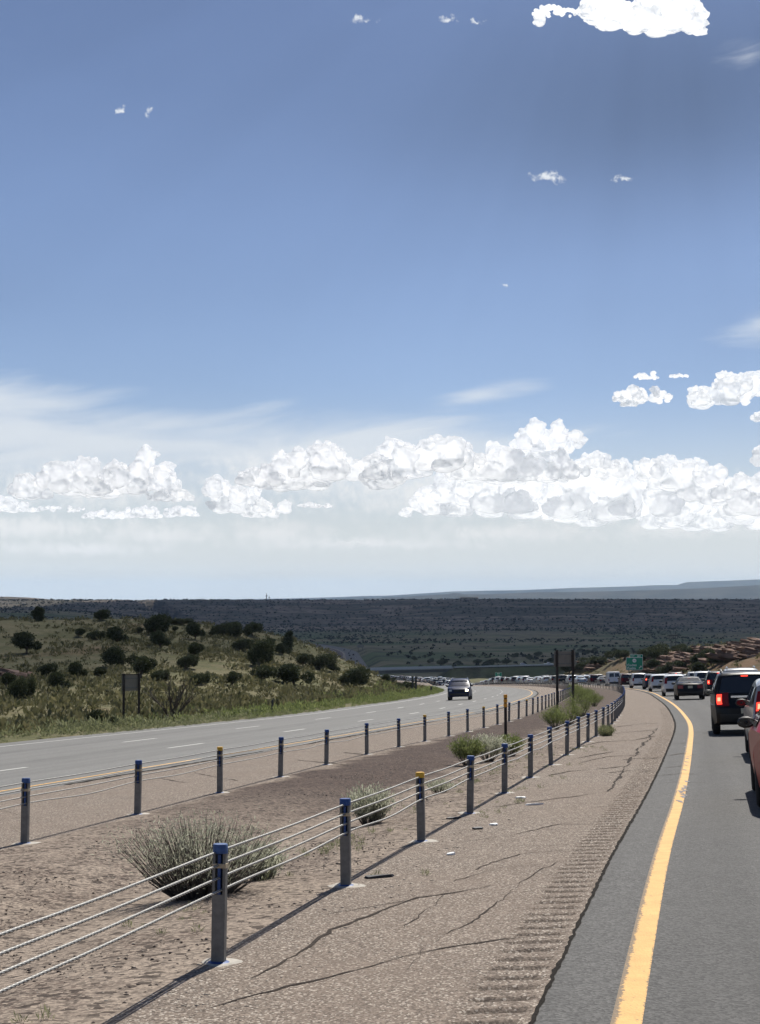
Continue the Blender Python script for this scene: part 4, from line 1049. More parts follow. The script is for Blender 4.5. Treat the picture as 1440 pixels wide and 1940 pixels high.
# ------------------------------------------------------------------ signs and marker posts
def two_post_sign(name, label, pu, base, top, width, panel, mats, d):
    (u0, v0), (u1, v1) = base
    x0, y0 = d[0]; x1, y1 = d[1]
    z0 = gz1(x0, y0); z1 = gz1(x1, y1); r = thing(name, label, 'road sign', ((x0 + x1) / 2, (y0 + y1) / 2, min(z0, z1)))
    return r
def sign_back(label, pts, top_v, panel, lip):
    (ua, va, da), (ub, vb, db) = pts
    A = Vector(P(ua, va, da)); B = Vector(P(ub, vb, db)); A.z = gz1(A.x, A.y); B.z = gz1(B.x, B.y)
    dm = (da + db) / 2; c = (A + B) / 2; c.z = min(A.z, B.z)
    r = thing('road_sign', label, 'road sign', c)
    zt = P(0, top_v, dm)[2]; ang = math.atan2(B.y - A.y, B.x - A.x)
    for q in (A, B):
        m = MB(); h = zt - q.z + .06; m.box((q.x - c.x, q.y - c.y, q.z - c.z + h / 2 - .15), (.095, .095, h + .3), Matrix.Rotation(ang, 3, 'Z')); m.build('post', M_WOOD, r)
    u0, u1, v0, v1 = panel; p0 = Vector(P(u0, v0, dm)); p1 = Vector(P(u1, v1, dm)); w = abs(p1.x - p0.x) * 1.0; h = p0.z - p1.z
    rot = Matrix.Rotation(ang, 3, 'Z'); off = rot @ Vector((0, .075, 0))
    m = MB(); pc = Vector(((p0.x + p1.x) / 2 - c.x, 0, (p0.z + p1.z) / 2 - c.z)) + off; m.box(pc, (w, .02, h), rot); m.build('panel', M_PANB, r)
    for zz in (-.3, .3):
        b = MB(); b.box(pc - rot @ Vector((0, .03, 0)) + Vector((0, 0, zz * h)), (w * .96, .035, .05), rot); b.build('cross_rail', M_GALV, r)
    if lip:
        b = MB(); b.box(pc + Vector((0, 0, h / 2 + .03)) - rot @ Vector((0, .02, 0)), (w * 1.02, .07, .05), rot); b.build('top_rail', M_WOOD, r)
    return r
a = hit(234, 1372); b_ = hit(263, 1370)
sign_back('small dark sign seen from behind in the grass left of the open carriageway', [(234, 1372, a[1]), (263, 1370, a[1] + .4)], 1278, (231, 267, 1279, 1309), True)
def mhit(u, v): x, y = flat(u, v); return y
da = mhit(1070, 1349)
sign_back('tall brown sign back on two dark posts among green weeds in the median', [(1056, 1356, da), (1086, 1354, da + .3)], 1233.5, (1048.5, 1094, 1234, 1263), False)
def textmesh(name, body, size, m, parent, loc, align='LEFT', ext=.004, bold=0.0):
    cu = bpy.data.curves.new(name, 'FONT'); cu.body = body; cu.size = size; cu.extrude = ext; cu.offset = bold; cu.align_x = align; cu.resolution_u = 3
    o = bpy.data.objects.new(name, cu); COL.objects.link(o)
    dg = bpy.context.evaluated_depsgraph_get(); me = bpy.data.meshes.new_from_object(o.evaluated_get(dg)); bpy.data.objects.remove(o); bpy.data.curves.remove(cu)
    me.materials.clear(); me.materials.append(m)
    o = bpy.data.objects.new(name, me); COL.objects.link(o); o.parent = parent; o.location = loc; o.rotation_euler = (R(90), 0, 0); return o
def green_sign(label, u0, u1, v0, v1, d, detailed):
    p0 = Vector(P(u0, v0, d)); p1 = Vector(P(u1, v1, d)); w = p1.x - p0.x; h = p0.z - p1.z; cx = (p0.x + p1.x) / 2; g = gz1(cx, d)
    r = thing('road_sign', label, 'road sign', (cx, d, g)); zc_ = (p0.z + p1.z) / 2 - g
    def rounded(W, H, rad, y0, y1, name, m, cz, cx_=0., par=None):
        pts = []
        for sx, sz, a0 in ((1, 1, 0), (-1, 1, 90), (-1, -1, 180), (1, -1, 270)):
            for k in range(5):
                th = R(a0 + 22.5 * k); pts.append((cx_ + sx * (W / 2 - rad) + math.cos(th) * rad, cz + sz * (H / 2 - rad) + math.sin(th) * rad))
        n = len(pts); V = [(x, y0, z) for x, z in pts] + [(x, y1, z) for x, z in pts]
        return mk(name, V, [tuple(range(n)), tuple(range(2 * n - 1, n - 1, -1))] + [(i, i + n, (i + 1) % n + n, (i + 1) % n) for i in range(n)], m, par or r)
    for s in (-.33, .33):
        m = MB(); m.box((s * w, .08, (zc_ + h / 2) / 2 - .3), (.16, .12, zc_ + h / 2 + .5)); m.build('post', M_GALV, r)
    bo = rounded(w, h, .12, -.015, .015, 'border', M_SWHITE, zc_)
    pa = rounded(w - .12, h - .12, .08, -.022, 0., 'panel', M_GREEN, zc_)
    if detailed:
        tw, th_ = w * .76, h * .25; tcx = w * .12; tz = zc_ + h / 2 + th_ / 2 - .02
        rounded(tw, th_, .08, -.012, .012, 'border', M_SWHITE, tz, tcx); rounded(tw - .10, th_ - .10, .05, -.02, 0., 'exit_tab', M_GREEN, tz, tcx)
        textmesh('lettering', 'EXIT', th_ * .50, M_SWHITE, r, (tcx - tw * .40, -.024, tz - th_ * .17), bold=.004)
        textmesh('lettering', '264', th_ * .72, M_SWHITE, r, (tcx + tw * .06, -.024, tz - th_ * .25), bold=.008)
        textmesh('lettering', 'Cochiti', h * .25, M_SWHITE, r, (-w * .43, -.027, zc_ - h * .19), bold=.008)
        textmesh('lettering', 'Pueblo', h * .25, M_SWHITE, r, (-w * .43, -.027, zc_ - h * .43), bold=.008)
        n = 28; rad = h * .155; ccz = zc_ + h * .25
        V = [(math.cos(2 * math.pi * k / n) * rad, -.030, ccz + math.sin(2 * math.pi * k / n) * rad) for k in range(n)] + [(math.cos(2 * math.pi * k / n) * rad, -.01, ccz + math.sin(2 * math.pi * k / n) * rad) for k in range(n)]
        mk('route_disc', V, [tuple(range(n))] + [(k, k + n, (k + 1) % n + n, (k + 1) % n) for k in range(n)], M_SWHITE, r)
        textmesh('lettering', '16', rad * 1.1, M_BLK, r, (0, -.034, ccz - rad * .40), 'CENTER', bold=.006)
        ar = MB(); L_ = h * .26; ro = Matrix.Rotation(R(-45), 3, 'Y'); c0 = Vector((w * .34, -.028, zc_ - h * .27))
        ar.box(c0, (L_, .012, h * .055), ro)
        hd = [Vector((L_ * .62, 0, 0)), Vector((L_ * .22, 0, h * .10)), Vector((L_ * .22, 0, -h * .10))]; hd = [c0 + ro @ q for q in hd]
        ar.add([(q.x, -.034, q.z) for q in hd] + [(q.x, -.02, q.z) for q in hd], [(0, 1, 2), (5, 4, 3), (0, 3, 4, 1), (1, 4, 5, 2), (2, 5, 3, 0)]); ar.build('arrow', M_SWHITE, r, 0)
    else:
        textmesh('lettering', 'EXIT', h * .34, M_SWHITE, r, (0, -.027, zc_ + h * .06), 'CENTER', bold=.01); textmesh('lettering', '264', h * .34, M_SWHITE, r, (0, -.027, zc_ - h * .38), 'CENTER', bold=.01)
    return r
green_sign('large green exit sign for Cochiti Pueblo above the queue', 1186, 1218, 1245.5, 1269.5, 290, True)
green_sign('small green sign far off above the curving queue, near the overpass embankment', 938, 951, 1274, 1281.5, 640, False)
def marker(u, vt, vb, label, amber, d=None):
    h = hit(u, vb) if d is None else P(u, vb, d); x, y, z = h; z = gz1(x, y) if d is None or d > 90 else float(CORR(x, y)); H = P(u, vt, y)[2] - z
    r = thing('marker_post', label, 'marker post', (x, y, z))
    m = MB(); wd = .085 if amber else max(.07, .0012 * y); m.box((0, 0, H / 2 - .1), (wd, .05, H + .2)); m.build('post', M_WOOD if amber else M_DARKM, r)
    if amber:
        for k in range(3):
            b = MB(); b.lathe([(0, H + .02 - k * .135), (.055, H + .02 - k * .135), (.06, H - .02 - k * .135), (.055, H - .085 - k * .135), (0, H - .085 - k * .135)], 12, 'z'); b.build('reflector', M_AMBER, r)
    return r
x_, y_ = flat(958, 1396)
marker(958, 1317, 1396, 'dark marker post with three amber reflectors standing in the median', True, y_)
marker(516, 1325, 1353, 'thin dark marker post in the green verge left of the open carriageway', False)
marker(645, 1316, 1330, 'short thin marker post in the verge beyond the taller one', False)
marker(817, 1300, 1311, 'small marker post at the far end of the green verge near the blue SUV', False, 200)
marker(782, 1281, 1308, 'left one of a pair of bare posts beyond the end of the green verge', False, 210)
marker(788, 1281, 1308, 'right one of a pair of bare posts beyond the end of the green verge', False, 212)
# small pale sign beside the valley highway
x, y, z = hit(683, 1233); r = thing('road_sign', 'tiny pale sign board beside the valley highway', 'road sign', (x, y, gz1(x, y)))
for s in (-2.4, 2.4):
    m = MB(); m.box((s, 0, 2.5), (.3, .3, 6)); m.build('post', M_WOOD, r)
m = MB(); m.box((0, -.2, 5.2), (7.5, .15, 2.6)); m.build('panel', M_PANB, r)

# ------------------------------------------------------------------ overpass
ov = thing('overpass', 'long pale concrete overpass crossing the highway beyond the bend', 'bridge', (5, BRY, float(BRZ(5))))
oz = float(BRZ(5)); X = np.linspace(-34, 39, 20)
def beam(name, xa, xb, y0, y1, z0, z1, m, n=14):
    xs = np.linspace(xa, xb, n); V = []; Fq = []
    for x in xs:
        zb = float(BRZ(x)) - oz
        V += [(x - 5, y0, zb + z0), (x - 5, y1, zb + z0), (x - 5, y1, zb + z1), (x - 5, y0, zb + z1)]
    for i in range(n - 1):
        for k in range(4): Fq.append((4 * i + k, 4 * i + (k + 1) % 4, 4 * i + 4 + (k + 1) % 4, 4 * i + 4 + k))
    Fq += [(0, 1, 2, 3), (4 * n - 1, 4 * n - 2, 4 * n - 3, 4 * n - 4)]
    return mk(name, V, Fq, m, ov)
beam('deck', -40, 41, -6.2, 6.2, -.55, -.05, M_BRIDGE); beam('girder', -36, 39.4, -5.0, 5.0, -2.3, -.56, simple('girder_steel', (.13, .125, .115), .8, noise=.15, nscale=.3))
for s in (-6., 6.):
    beam('parapet', -40, 41, s - .18, s + .18, -.05, .80, M_GUARD)
p = MB(); p.box((39.9 - 5, 0, -4.5), (1.4, 11.5, 7.6)); p.build('abutment', M_BRIDGE, ov)
p = MB(); p.box((-37 - 5, 0, -4.5), (1.4, 11.5, 7.6)); p.build('abutment', M_BRIDGE, ov)
for y in (-3.6, 0, 3.6):
    p = MB(); p.lathe([(.55, -9), (.55, -2.2)], 14, 'z', (-10.5, y, 0)); p.build('pier', M_BRIDGE, ov)
g = thing('guard_rail', 'pale guard rail along the cross road on the embankment right of the overpass', 'guard rail', (42, BRY - 5.5, float(BRZ(42))))
V = []; Fq = []; xs = np.linspace(42, 104, 26)
for x in xs:
    zb = float(BRZ(x)) - g.location.z
    V += [(x - 42, -.05, zb + .1), (x - 42, .05, zb + .1), (x - 42, .05, zb + .75), (x - 42, -.05, zb + .75)]
for i in range(25):
    for k in range(4): Fq.append((4 * i + k, 4 * i + (k + 1) % 4, 4 * i + 4 + (k + 1) % 4, 4 * i + 4 + k))
mk('rail', V, Fq, M_GUARD, g)
for x in xs[::2]:
    m = MB(); m.box((x - 42, .12, float(BRZ(x)) - g.location.z), (.16, .16, 1.4)); m.build('post', M_WOOD, g)
for (x, c, ty, lab) in ((82, 'white', 'suv', 'white SUV on the cross road at the end of the guard rail'), (96, 'white', 'pickup', 'white pickup truck on the cross road beside the brown sign back')):
    far_vehicle(ty, c, x, BRY + 1.5, lab, 'vehicles on the cross road', z=float(BRZ(x)) - .45, tang=30.)
V = []; Fq = []
xs = np.concatenate([np.linspace(-160, 300, 60)])
for x in xs: V += [(x, BRY - 5, float(BRZ(x)) - .03), (x, BRY + 5, float(BRZ(x)) - .03)]
struct('cross_road', V, [(2 * i, 2 * i + 2, 2 * i + 3, 2 * i + 1) for i in range(len(xs) - 1)], A_FAR)

# ------------------------------------------------------------------ poles, masts and houses far off
def pole(name, label, cat, u, vt, vb, d, rad, two=0., lattice=False):
    x, y, z = P(u, vb, d); z = gz1(x, y); H = P(u, vt, d)[2] - z
    r = thing(name, label, cat, (x, y, z))
    for s in ((-two, two) if two else (0,)):
        m = MB(); m.tube([(s, 0, -1), (s, 0, H)], [rad, rad * .6], 8); m.build('pole' if two else 'shaft', M_DARKM, r)
    if two:
        m = MB(); m.box((0, 0, H - 2.0), (two * 4.2, .5, .6)); m.build('crossarm', M_DARKM, r)
        for s in (-two * 1.8, 0, two * 1.8):
            m = MB(); m.tube([(s, 0, H - 2.2), (s, 0, H - 3.8)], .18, 6); m.build('insulator', M_DARKM, r)
    else:
        m = MB(); m.box((0, 0, H * .62), (rad * 4, rad * 4, rad * 2)); m.build('platform', M_DARKM, r)
    return r
pole('transmission_pole', 'twin pole power line structure standing in the dark valley right of the green exit sign', 'power pole', 1276, 1196, 1234, 760, .28, 1.1)
pole('radio_mast', 'taller of two thin masts on the horizon', 'mast', 505, 1124, 1139, 4700, 1.3)
pole('radio_mast', 'shorter thin mast on the horizon right beside the taller one', 'mast', 510, 1129, 1139, 4720, .9)
for (u, w_, lab) in ((878, 22, 'pale house with a low roof on the rim of the dark plateau'), (889, 34, 'longest pale house on the rim of the dark plateau'), (901, 15, 'smallest pale house at the right end of the plateau rim group')):
    x, y, z = P(u, 1136, 4560); z = gz1(x, y)
    r = thing('house', lab, 'house', (x, y, z)); m = MB(); m.box((0, 0, 2), (w_, 12, 7)); m.build('wall', M_CONC, r)
    m = MB(); hw = w_ / 2 + .8; m.add([(-hw, -7, 5.4), (hw, -7, 5.4), (hw, 7, 5.4), (-hw, 7, 5.4), (-hw, 0, 8.2), (hw, 0, 8.2)], [(0, 1, 5, 4), (3, 4, 5, 2), (0, 4, 3), (1, 2, 5), (0, 3, 2, 1)]); m.build('roof', M_PANB, r, 0)
    for k in (-.25, .25):
        m = MB(); m.box((k * w_, -6.05, 3.0), (2.2, .12, 1.6)); m.build('window', M_GLASS, r)

# ------------------------------------------------------------------ plants
def crown_mesh(kind, seed):
    global rng
    rng = np.random.default_rng(seed)
    lobes = []
    n = 9 if kind == 'round' else 8
    for k in range(n):
        if kind == 'round': c = np.array([rng.normal() * .24, rng.normal() * .24, .34 + .42 * rng.random()]); r_ = .13 + .20 * rng.random()
        elif kind == 'upright': c = np.array([rng.normal() * .12, rng.normal() * .12, .22 + .62 * k / (n - 1)]); r_ = .27 - .16 * k / (n - 1) + .05 * rng.random()
        else: c = np.array([rng.normal() * .38, rng.normal() * .26, .28 + .32 * rng.random()]); r_ = .20 + .14 * rng.random()
        lobes.append((c, r_))
    C = []; D = []
    for c, r_ in lobes:
        m_ = int(4200 * r_); d = rng.normal(size=(m_, 3)); d /= np.linalg.norm(d, axis=1)[:, None]
        rad = r_ * (1 - .55 * rng.random(m_) ** 2.2) * (1 + .22 * np.sin(d[:, 0] * 5 + seed) * np.cos(d[:, 1] * 4 + d[:, 2] * 6))
        rad = rad * (1 + .30 * rng.random(m_) * (rng.random(m_) < .30))
        C.append(c + d * rad[:, None] * np.array([1, 1, .92])); D.append(d + np.array([0, 0, .4]))
    C = np.concatenate(C); D = np.concatenate(D); C[:, 2] = np.maximum(C[:, 2], .03 + .04 * rng.random(len(C)))
    V, Fq = soup(C, .035 + .055 * rng.random(len(C)), D, .55, jit=.7)
    return V, Fq
def trunk_mb(seed):
    r_ = random.Random(seed); m = MB(); m.tube([(0, 0, -.05), (.01, 0, .12), (.02, .01, .34)], [.045, .034, .022], 7)
    for k in range(4):
        a = r_.random() * 6.28; m.tube([(0.01, 0, .10 + .04 * k), (.10 * math.cos(a), .10 * math.sin(a), .26 + .05 * k), (.22 * math.cos(a), .22 * math.sin(a), .40 + .06 * k)], [.022, .014, .006], 5)
    return m
TREES = {}
def tree_proto(kind, i):
    if (kind, i) not in TREES:
        V, Fq = crown_mesh(kind, 40 + i * 7 + len(kind)); o = mk('crown', V, Fq, M_JUN); me = o.data; bpy.data.objects.remove(o)
        o = trunk_mb(i).build('trunk', M_TRUNK); mt = o.data; bpy.data.objects.remove(o); TREES[(kind, i)] = (me, mt)
    return TREES[(kind, i)]
NT_ = 0
def tree(x, y, z, w_, h_, label, group, kind='round', cat='tree', nm='juniper_tree'):
    global NT_
    NT_ += 1; me, mt = tree_proto(kind, NT_ % 3); r = thing(nm, label, cat, (x, y, z - .05), NT_ * 2.1, group)
    r.scale = (w_ / .95, w_ / .95, h_ / (.74 if kind == 'bushy' else .92))
    for n, m_ in (('crown', me), ('trunk', mt)):
        o = bpy.data.objects.new(n, m_); COL.objects.link(o); o.parent = r
GT = 'dark junipers scattered over the left hillside'
# (u, base v, width px, height px, kind, label)
HILLT = [(73,1176,30,29,'upright','pointed dark juniper on the skyline of the left hill, farthest left'),(191,1175,25,21,'round','round dark juniper alone on the left hill skyline right of the pointed one'),
 (50,1238,60,42,'round','broad juniper on the open slope below the pointed skyline tree'),(149,1207,22,18,'round','small round juniper on the slope below the lone skyline tree'),(181,1212,24,16,'bushy','low pale juniper bush right of the small round juniper'),
 (222,1222,44,36,'round','slanting juniper in the middle of the upper hillside'),(263,1201,16,14,'round','smallest dark shrub left of the big skyline juniper'),(294,1203,42,40,'round','big dense juniper just under the skyline near the hill centre'),
 (303,1229,40,34,'round','dark juniper directly below the big dense one'),(330,1197,14,12,'round','tiny shrub right of the big dense juniper'),(335,1182,38,10,'bushy','flat dark juniper clump peeking over the hill skyline'),
 (370,1212,38,34,'round','dense juniper right of the hill centre below the flat skyline clump'),(400,1206,14,12,'round','little dark shrub beside the long juniper row'),(425,1205,40,24,'bushy','left end of the long dark juniper row on the ridge'),
 (450,1206,36,26,'bushy','middle of the long dark juniper row on the ridge'),(478,1204,30,24,'bushy','right end of the long dark juniper row on the ridge'),(456,1232,36,22,'round','rounded juniper below the long ridge row'),
 (548,1235,32,42,'upright','tall narrow juniper near the right end of the ridge'),(512,1220,18,12,'round','small shrub left of the tall narrow juniper'),(490,1262,44,52,'round','big dark juniper stepping down the right slope'),
 (535,1240,22,20,'bushy','low juniper hugging the foot of the tall narrow one'),(367,1247,34,32,'round','upper tree of the stacked juniper pair right of the hill centre'),(352,1266,36,26,'round','lower tree of the stacked juniper pair right of the hill centre'),
 (225,1264,52,36,'bushy','wide juniper in the middle of the hillside above the sign'),(268,1285,50,44,'round','large dark juniper right behind the small dark sign'),(300,1290,26,20,'bushy','low juniper right of the one behind the sign'),
 (147,1287,38,34,'round','left tree of the juniper pair left of the sign'),(186,1286,28,24,'round','right tree of the juniper pair left of the sign'),(85,1286,34,30,'round','rounded juniper above the dark hollow at left'),
 (112,1310,44,38,'round','full juniper in the dark hollow at left'),(12,1304,30,32,'round','juniper cut by the left edge of the picture above the rocks'),(38,1323,36,36,'bushy','dark juniper below the rocks at the left edge'),
 (190,1378,46,32,'bushy','dark low juniper beside the road left of the sign posts'),(440,1300,32,30,'round','lone rounded juniper low on the right half of the hillside'),(376,1296,28,20,'bushy','low dark shrub left of the lone rounded juniper'),
 (555,1296,56,36,'bushy','spreading juniper low on the right slope'),(575,1264,36,28,'round','juniper left of the dense clump on the right slope'),(607,1268,46,30,'round','dense juniper clump centre on the right slope'),
 (632,1273,26,17,'round','juniper at the right edge of the dense clump'),(500,1290,40,28,'bushy','grey green juniper between the spreading one and the big stepping one'),(667,1303,50,40,'round','large full juniper at the foot of the hill nearest the overpass'),
 (735,1288,20,14,'bushy','small shrub at the very end of the hill by the overpass'),(770,1308,30,16,'bushy','brownish shrub at the end of the verge beside the bare post pair'),(330,1352,22,10,'bushy','low dark shrub right of the bare branched bush'),(398,1348,20,11,'bushy','small dark shrub farthest right in the dry grass by the road')]
for (u, vb, wp, hp, kd, lab) in HILLT:
    h = hit(u, vb, 60, 1200)
    if h is None or h[1] > 420: h = P(u, vb, 285); h = (h[0], h[1], gz1(h[0], h[1]))
    x, y, z = h; tree(x, y, z, wp * .86 * y / F, hp * .90 * y / F, lab, GT, kd)
GM = 'junipers in the valley around the overpass'
VAL = [(905,1260,12,9),(925,1262,14,10),(942,1258,10,8),(960,1260,13,9),(975,1246,9,7),(1005,1252,12,9),(1020,1246,11,9),(1040,1258,12,9),(870,1262,12,8),(838,1262,14,10),(815,1256,8,7),(785,1252,9,7),(890,1246,8,6),(1110,1240,9,7),(1128,1236,8,7),(1100,1236,8,6),(1085,1244,8,7),(1165,1238,10,8)]
for k, (u, vb, wp, hp) in enumerate(VAL):
    h = hit(u, vb, 920, 3000)
    if h: tree(h[0], h[1], h[2], wp * 1.2 * h[1] / F, hp * 1.2 * h[1] / F, 'distant dark juniper on the green valley floor beyond the cross road', GM, 'round')
GR = 'junipers among the red rocks on the right'
for (u, vb, wp, hp, lab) in [(1130,1262,32,16,'dark juniper mass on the red rocks left of the green exit sign'),(1106,1268,26,14,'lower juniper at the left end of the red rocks'),(1078,1278,36,24,'dark juniper filling the gap behind the brown sign back'),(1175,1250,28,16,'dark juniper touching the left side of the green exit sign top'),
     (1236,1252,44,26,'large dark juniper right of the green exit sign'),(1240,1272,34,22,'dark juniper low right of the green exit sign'),(1262,1280,26,18,'small juniper on the slope above the white hatchback'),(1330,1262,36,30,'tall dark juniper in the middle of the red rocks'),
     (1325,1280,34,24,'dark juniper at the foot of the rocks above the queued cars'),(1300,1240,22,12,'low shrub on the rim of the rocks right of the power poles'),(1285,1234,22,12,'low dark shrub on the rocks below the power poles'),(1360,1258,30,14,'low juniper right of the tall one among the rocks'),(1290,1268,26,14,'grey shrub on the rocky slope below the rim')]:
    h = hit(u, vb, 200, 700)
    if h is None: h = P(u, vb, 360); h = (h[0], h[1], gz1(h[0], h[1]))
    tree(h[0], h[1], h[2], wp * .92 * h[1] / F, hp * 1.0 * h[1] / F, lab, GR, 'bushy' if wp > hp * 1.6 else 'round')

def bush(name, label, cat, x, y, z, w_, d_, h_, n, m, seed, leaf=.05, group=None, stems=60, up=1.0, asp=.22, aniso=.55):
    """many thin stems with leaf slivers along them, rising from one root"""
    global rng
    rng = np.random.default_rng(seed)
    r = thing(name, label, cat, (x, y, z), 0, group)
    A = rng.random(stems) * 6.283; Rr = np.sqrt(rng.random(stems)); tip = np.stack([np.cos(A) * Rr * w_ / 2, np.sin(A) * Rr * d_ / 2, h_ * (.45 + .55 * np.sqrt(np.maximum(0, 1 - (Rr * .92) ** 2)) * (.50 + .50 * rng.random(stems)))], 1)
    root = np.stack([np.cos(A) * Rr * w_ * .10, np.sin(A) * Rr * d_ * .10, np.zeros(stems) - .02], 1)
    st = MB()
    for i in range(stems):
        mid = (root[i] + tip[i]) / 2 + np.array([0, 0, -.04 * h_]) + rng.normal(size=3) * .02; st.tube([root[i], mid, tip[i]], [.006 * w_ + .002, .0035, .0012], 4, cap=False)
    st.build('stem', M_DEAD, r, 0)
    i = rng.integers(0, stems, n); t_ = .30 + .72 * rng.random(n) ** .75
    C = root[i] + (tip[i] - root[i]) * t_[:, None] + rng.normal(size=(n, 3)) * np.array([.085 * w_, .085 * d_, .055 * h_]) * t_[:, None]
    C[:, 2] = np.maximum(C[:, 2], .01); D = (tip[i] - root[i]); D /= np.linalg.norm(D, axis=1)[:, None]; D[:, 2] += up * .5
    V, Fq = soup(C, leaf * (.5 + rng.random(n)), D, asp, jit=aniso); mk('foliage', V, Fq, m, r)
    return r
x, y = flat(372, 1692); bush('sagebrush', 'large grey green sagebrush growing between the two cable barriers', 'shrub', x, y + .35, float(CORR(x, y)) - .15, 1.55, 1.25, .80, 8200, M_SAGE, 3, .036, stems=380, asp=.13, aniso=.8)
x, y = flat(492, 1655); bush('sagebrush', 'smaller grey green sprig right of the large sagebrush', 'shrub', x, y, float(CORR(x, y)) - .14, .48, .5, .42, 2600, M_SAGE, 5, .045, stems=70)
x, y = flat(702, 1552); bush('sagebrush', 'round grey green bush behind the second nearest barrier post', 'shrub', x, y, float(CORR(x, y)) - .12, .62, .6, .56, 5200, M_SAGE, 6, .04, stems=110)
x, y = flat(832, 1494); bush('weed', 'low weed behind the yellow capped post of the near barrier', 'weed', x, y, float(CORR(x, y)) - .08, .5, .5, .22, 1200, M_SAGE, 7, .04, stems=40)
GW = 'weed clumps in the median'
for k, (u, vb, wp, hp, mm, lab) in enumerate([(884,1438,52,34,M_WEED,'green weed at the left end of the patch below the amber marker post'),(925,1432,66,36,M_SAGE,'grey green weed clump right under the amber marker post'),(968,1424,44,28,M_WEED,'small weed at the right end of the patch by the amber marker post'),
      (1052,1374,44,28,M_WEED,'green weed at the foot of the left post of the brown sign back'),(1076,1368,56,34,M_WEED,'broad green weed between the posts of the brown sign back'),(1100,1352,52,34,M_WEED,'bright green weed right of the brown sign posts'),(1098,1330,36,24,M_WEED,'green weed farther along behind the brown sign posts'),(1126,1334,30,18,M_WEED,'right hand green weed beside the dark gravel'),
      (1090,1316,26,18,M_WEED,'farthest green weed between the curving barriers'),(1112,1322,26,16,M_WEED,'small green weed next to the farthest one'),(1148,1394,26,18,M_VERGE,'dark little bush touching the near barrier where it bends')]):
    x, y = flat(u, vb); w_ = wp * 1.15 * y / F; h_ = hp * 1.25 * y / F
    bush('weed', lab, 'weed', x, y, float(CORR(x, y)) - .12, w_, max(.8, w_ * .8), h_ + .1, 3000, mm, 60 + k, .055 * max(1, y / 60) ** .5, GW, 60)
# bare branching bush by the road
h = hit(328, 1366); r = thing('dead_bush', 'bare branching dead bush in the dry grass right of the small dark sign', 'dead bush', h); bm_ = MB(); r4 = random.Random(8)
def limb(p, d, L_, rad, lv):
    q = [p + d * L_ * k / 3 + Vector((r4.uniform(-.05, .05), r4.uniform(-.05, .05), .03 * k)) * L_ for k in range(4)]; bm_.tube(q, [rad * (1 - .2 * k) for k in range(4)], 5, cap=False)
    if lv > 0:
        for k in range(3 if lv > 1 else 2):
            nd = (d + Vector((r4.uniform(-.8, .8), r4.uniform(-.8, .8), r4.uniform(-.1, .6)))).normalized(); limb(q[1 + k % 3], nd, L_ * r4.uniform(.5, .75), rad * .55, lv - 1)
for k in range(9):
    a = k * .72; limb(Vector((0, 0, -.1)), Vector((math.cos(a) * .75, math.sin(a) * .5, .9 if k % 3 else 2.4)).normalized(), 1.15, .055, 3)
bm_.build('branches', M_DEAD, r)

def scatter_stuff(name, pts, zs, size, nleaf, m, label=None, seed=1, leaf=.3, asp=.4, hfac=.8, up=.7):
    """small tufts of leaf slivers, all in one object: ground cover"""
    global rng
    rng = np.random.default_rng(seed); n = len(pts); size = np.broadcast_to(size, (n,))
    C = np.repeat(np.c_[pts, zs], nleaf, 0); S = np.repeat(size, nleaf); N = len(C)
    d = rng.normal(size=(N, 3)); d[:, 2] = np.abs(d[:, 2]) * .8; d /= np.linalg.norm(d, axis=1)[:, None]
    rad = rng.random(N) ** .5
    C = C + d * (rad * S * .5)[:, None] * np.array([1, 1, 2 * hfac]); D = d * .6 + np.array([0, 0, up])
    V, Fq = soup(C, S * leaf * (.6 + .8 * rng.random(N)), D, asp); o = mk(name, V, Fq, m); o['kind'] = 'stuff'; return o
# verge weeds along the far edge of the open carriageway
q = np.random.default_rng(21); N = 3400
Yv = 36 + (300 - 36) * q.random(N) ** 1.5; lo = LWo(Yv) - 1.0 - 9.5 * q.random(N) ** 1.6 - (Yv < 60) * 2 * q.random(N); Xv = RY(Yv) + lo; Zv = GZ(Xv, Yv, False)
dens = vnoise(Xv, Yv, 5, 31) + .35; keep = q.random(N) < .35 + 1.2 * np.clip(dens, 0, 1); Xv, Yv, Zv = Xv[keep], Yv[keep], Zv[keep]
grn = sm(70, 110, Yv) > q.random(len(Yv)) * .9
sz = (.30 + .55 * q.random(len(Xv)) ** 1.5) * (1 + .25 * (Yv > 140)) * np.clip(.35 + (-(Xv - RY(Yv)) + LWo(Yv) - 1.0) * .4, .35, 1)
scatter_stuff('verge_weeds', np.c_[Xv, Yv][grn], Zv[grn], sz[grn], 50, M_WEED, seed=5, leaf=.26, asp=.24, hfac=.62, up=.45)
scatter_stuff('verge_sage', np.c_[Xv, Yv][~grn], Zv[~grn], sz[~grn], 50, M_VERGE, seed=6, leaf=.26, asp=.24, hfac=.6, up=.4)
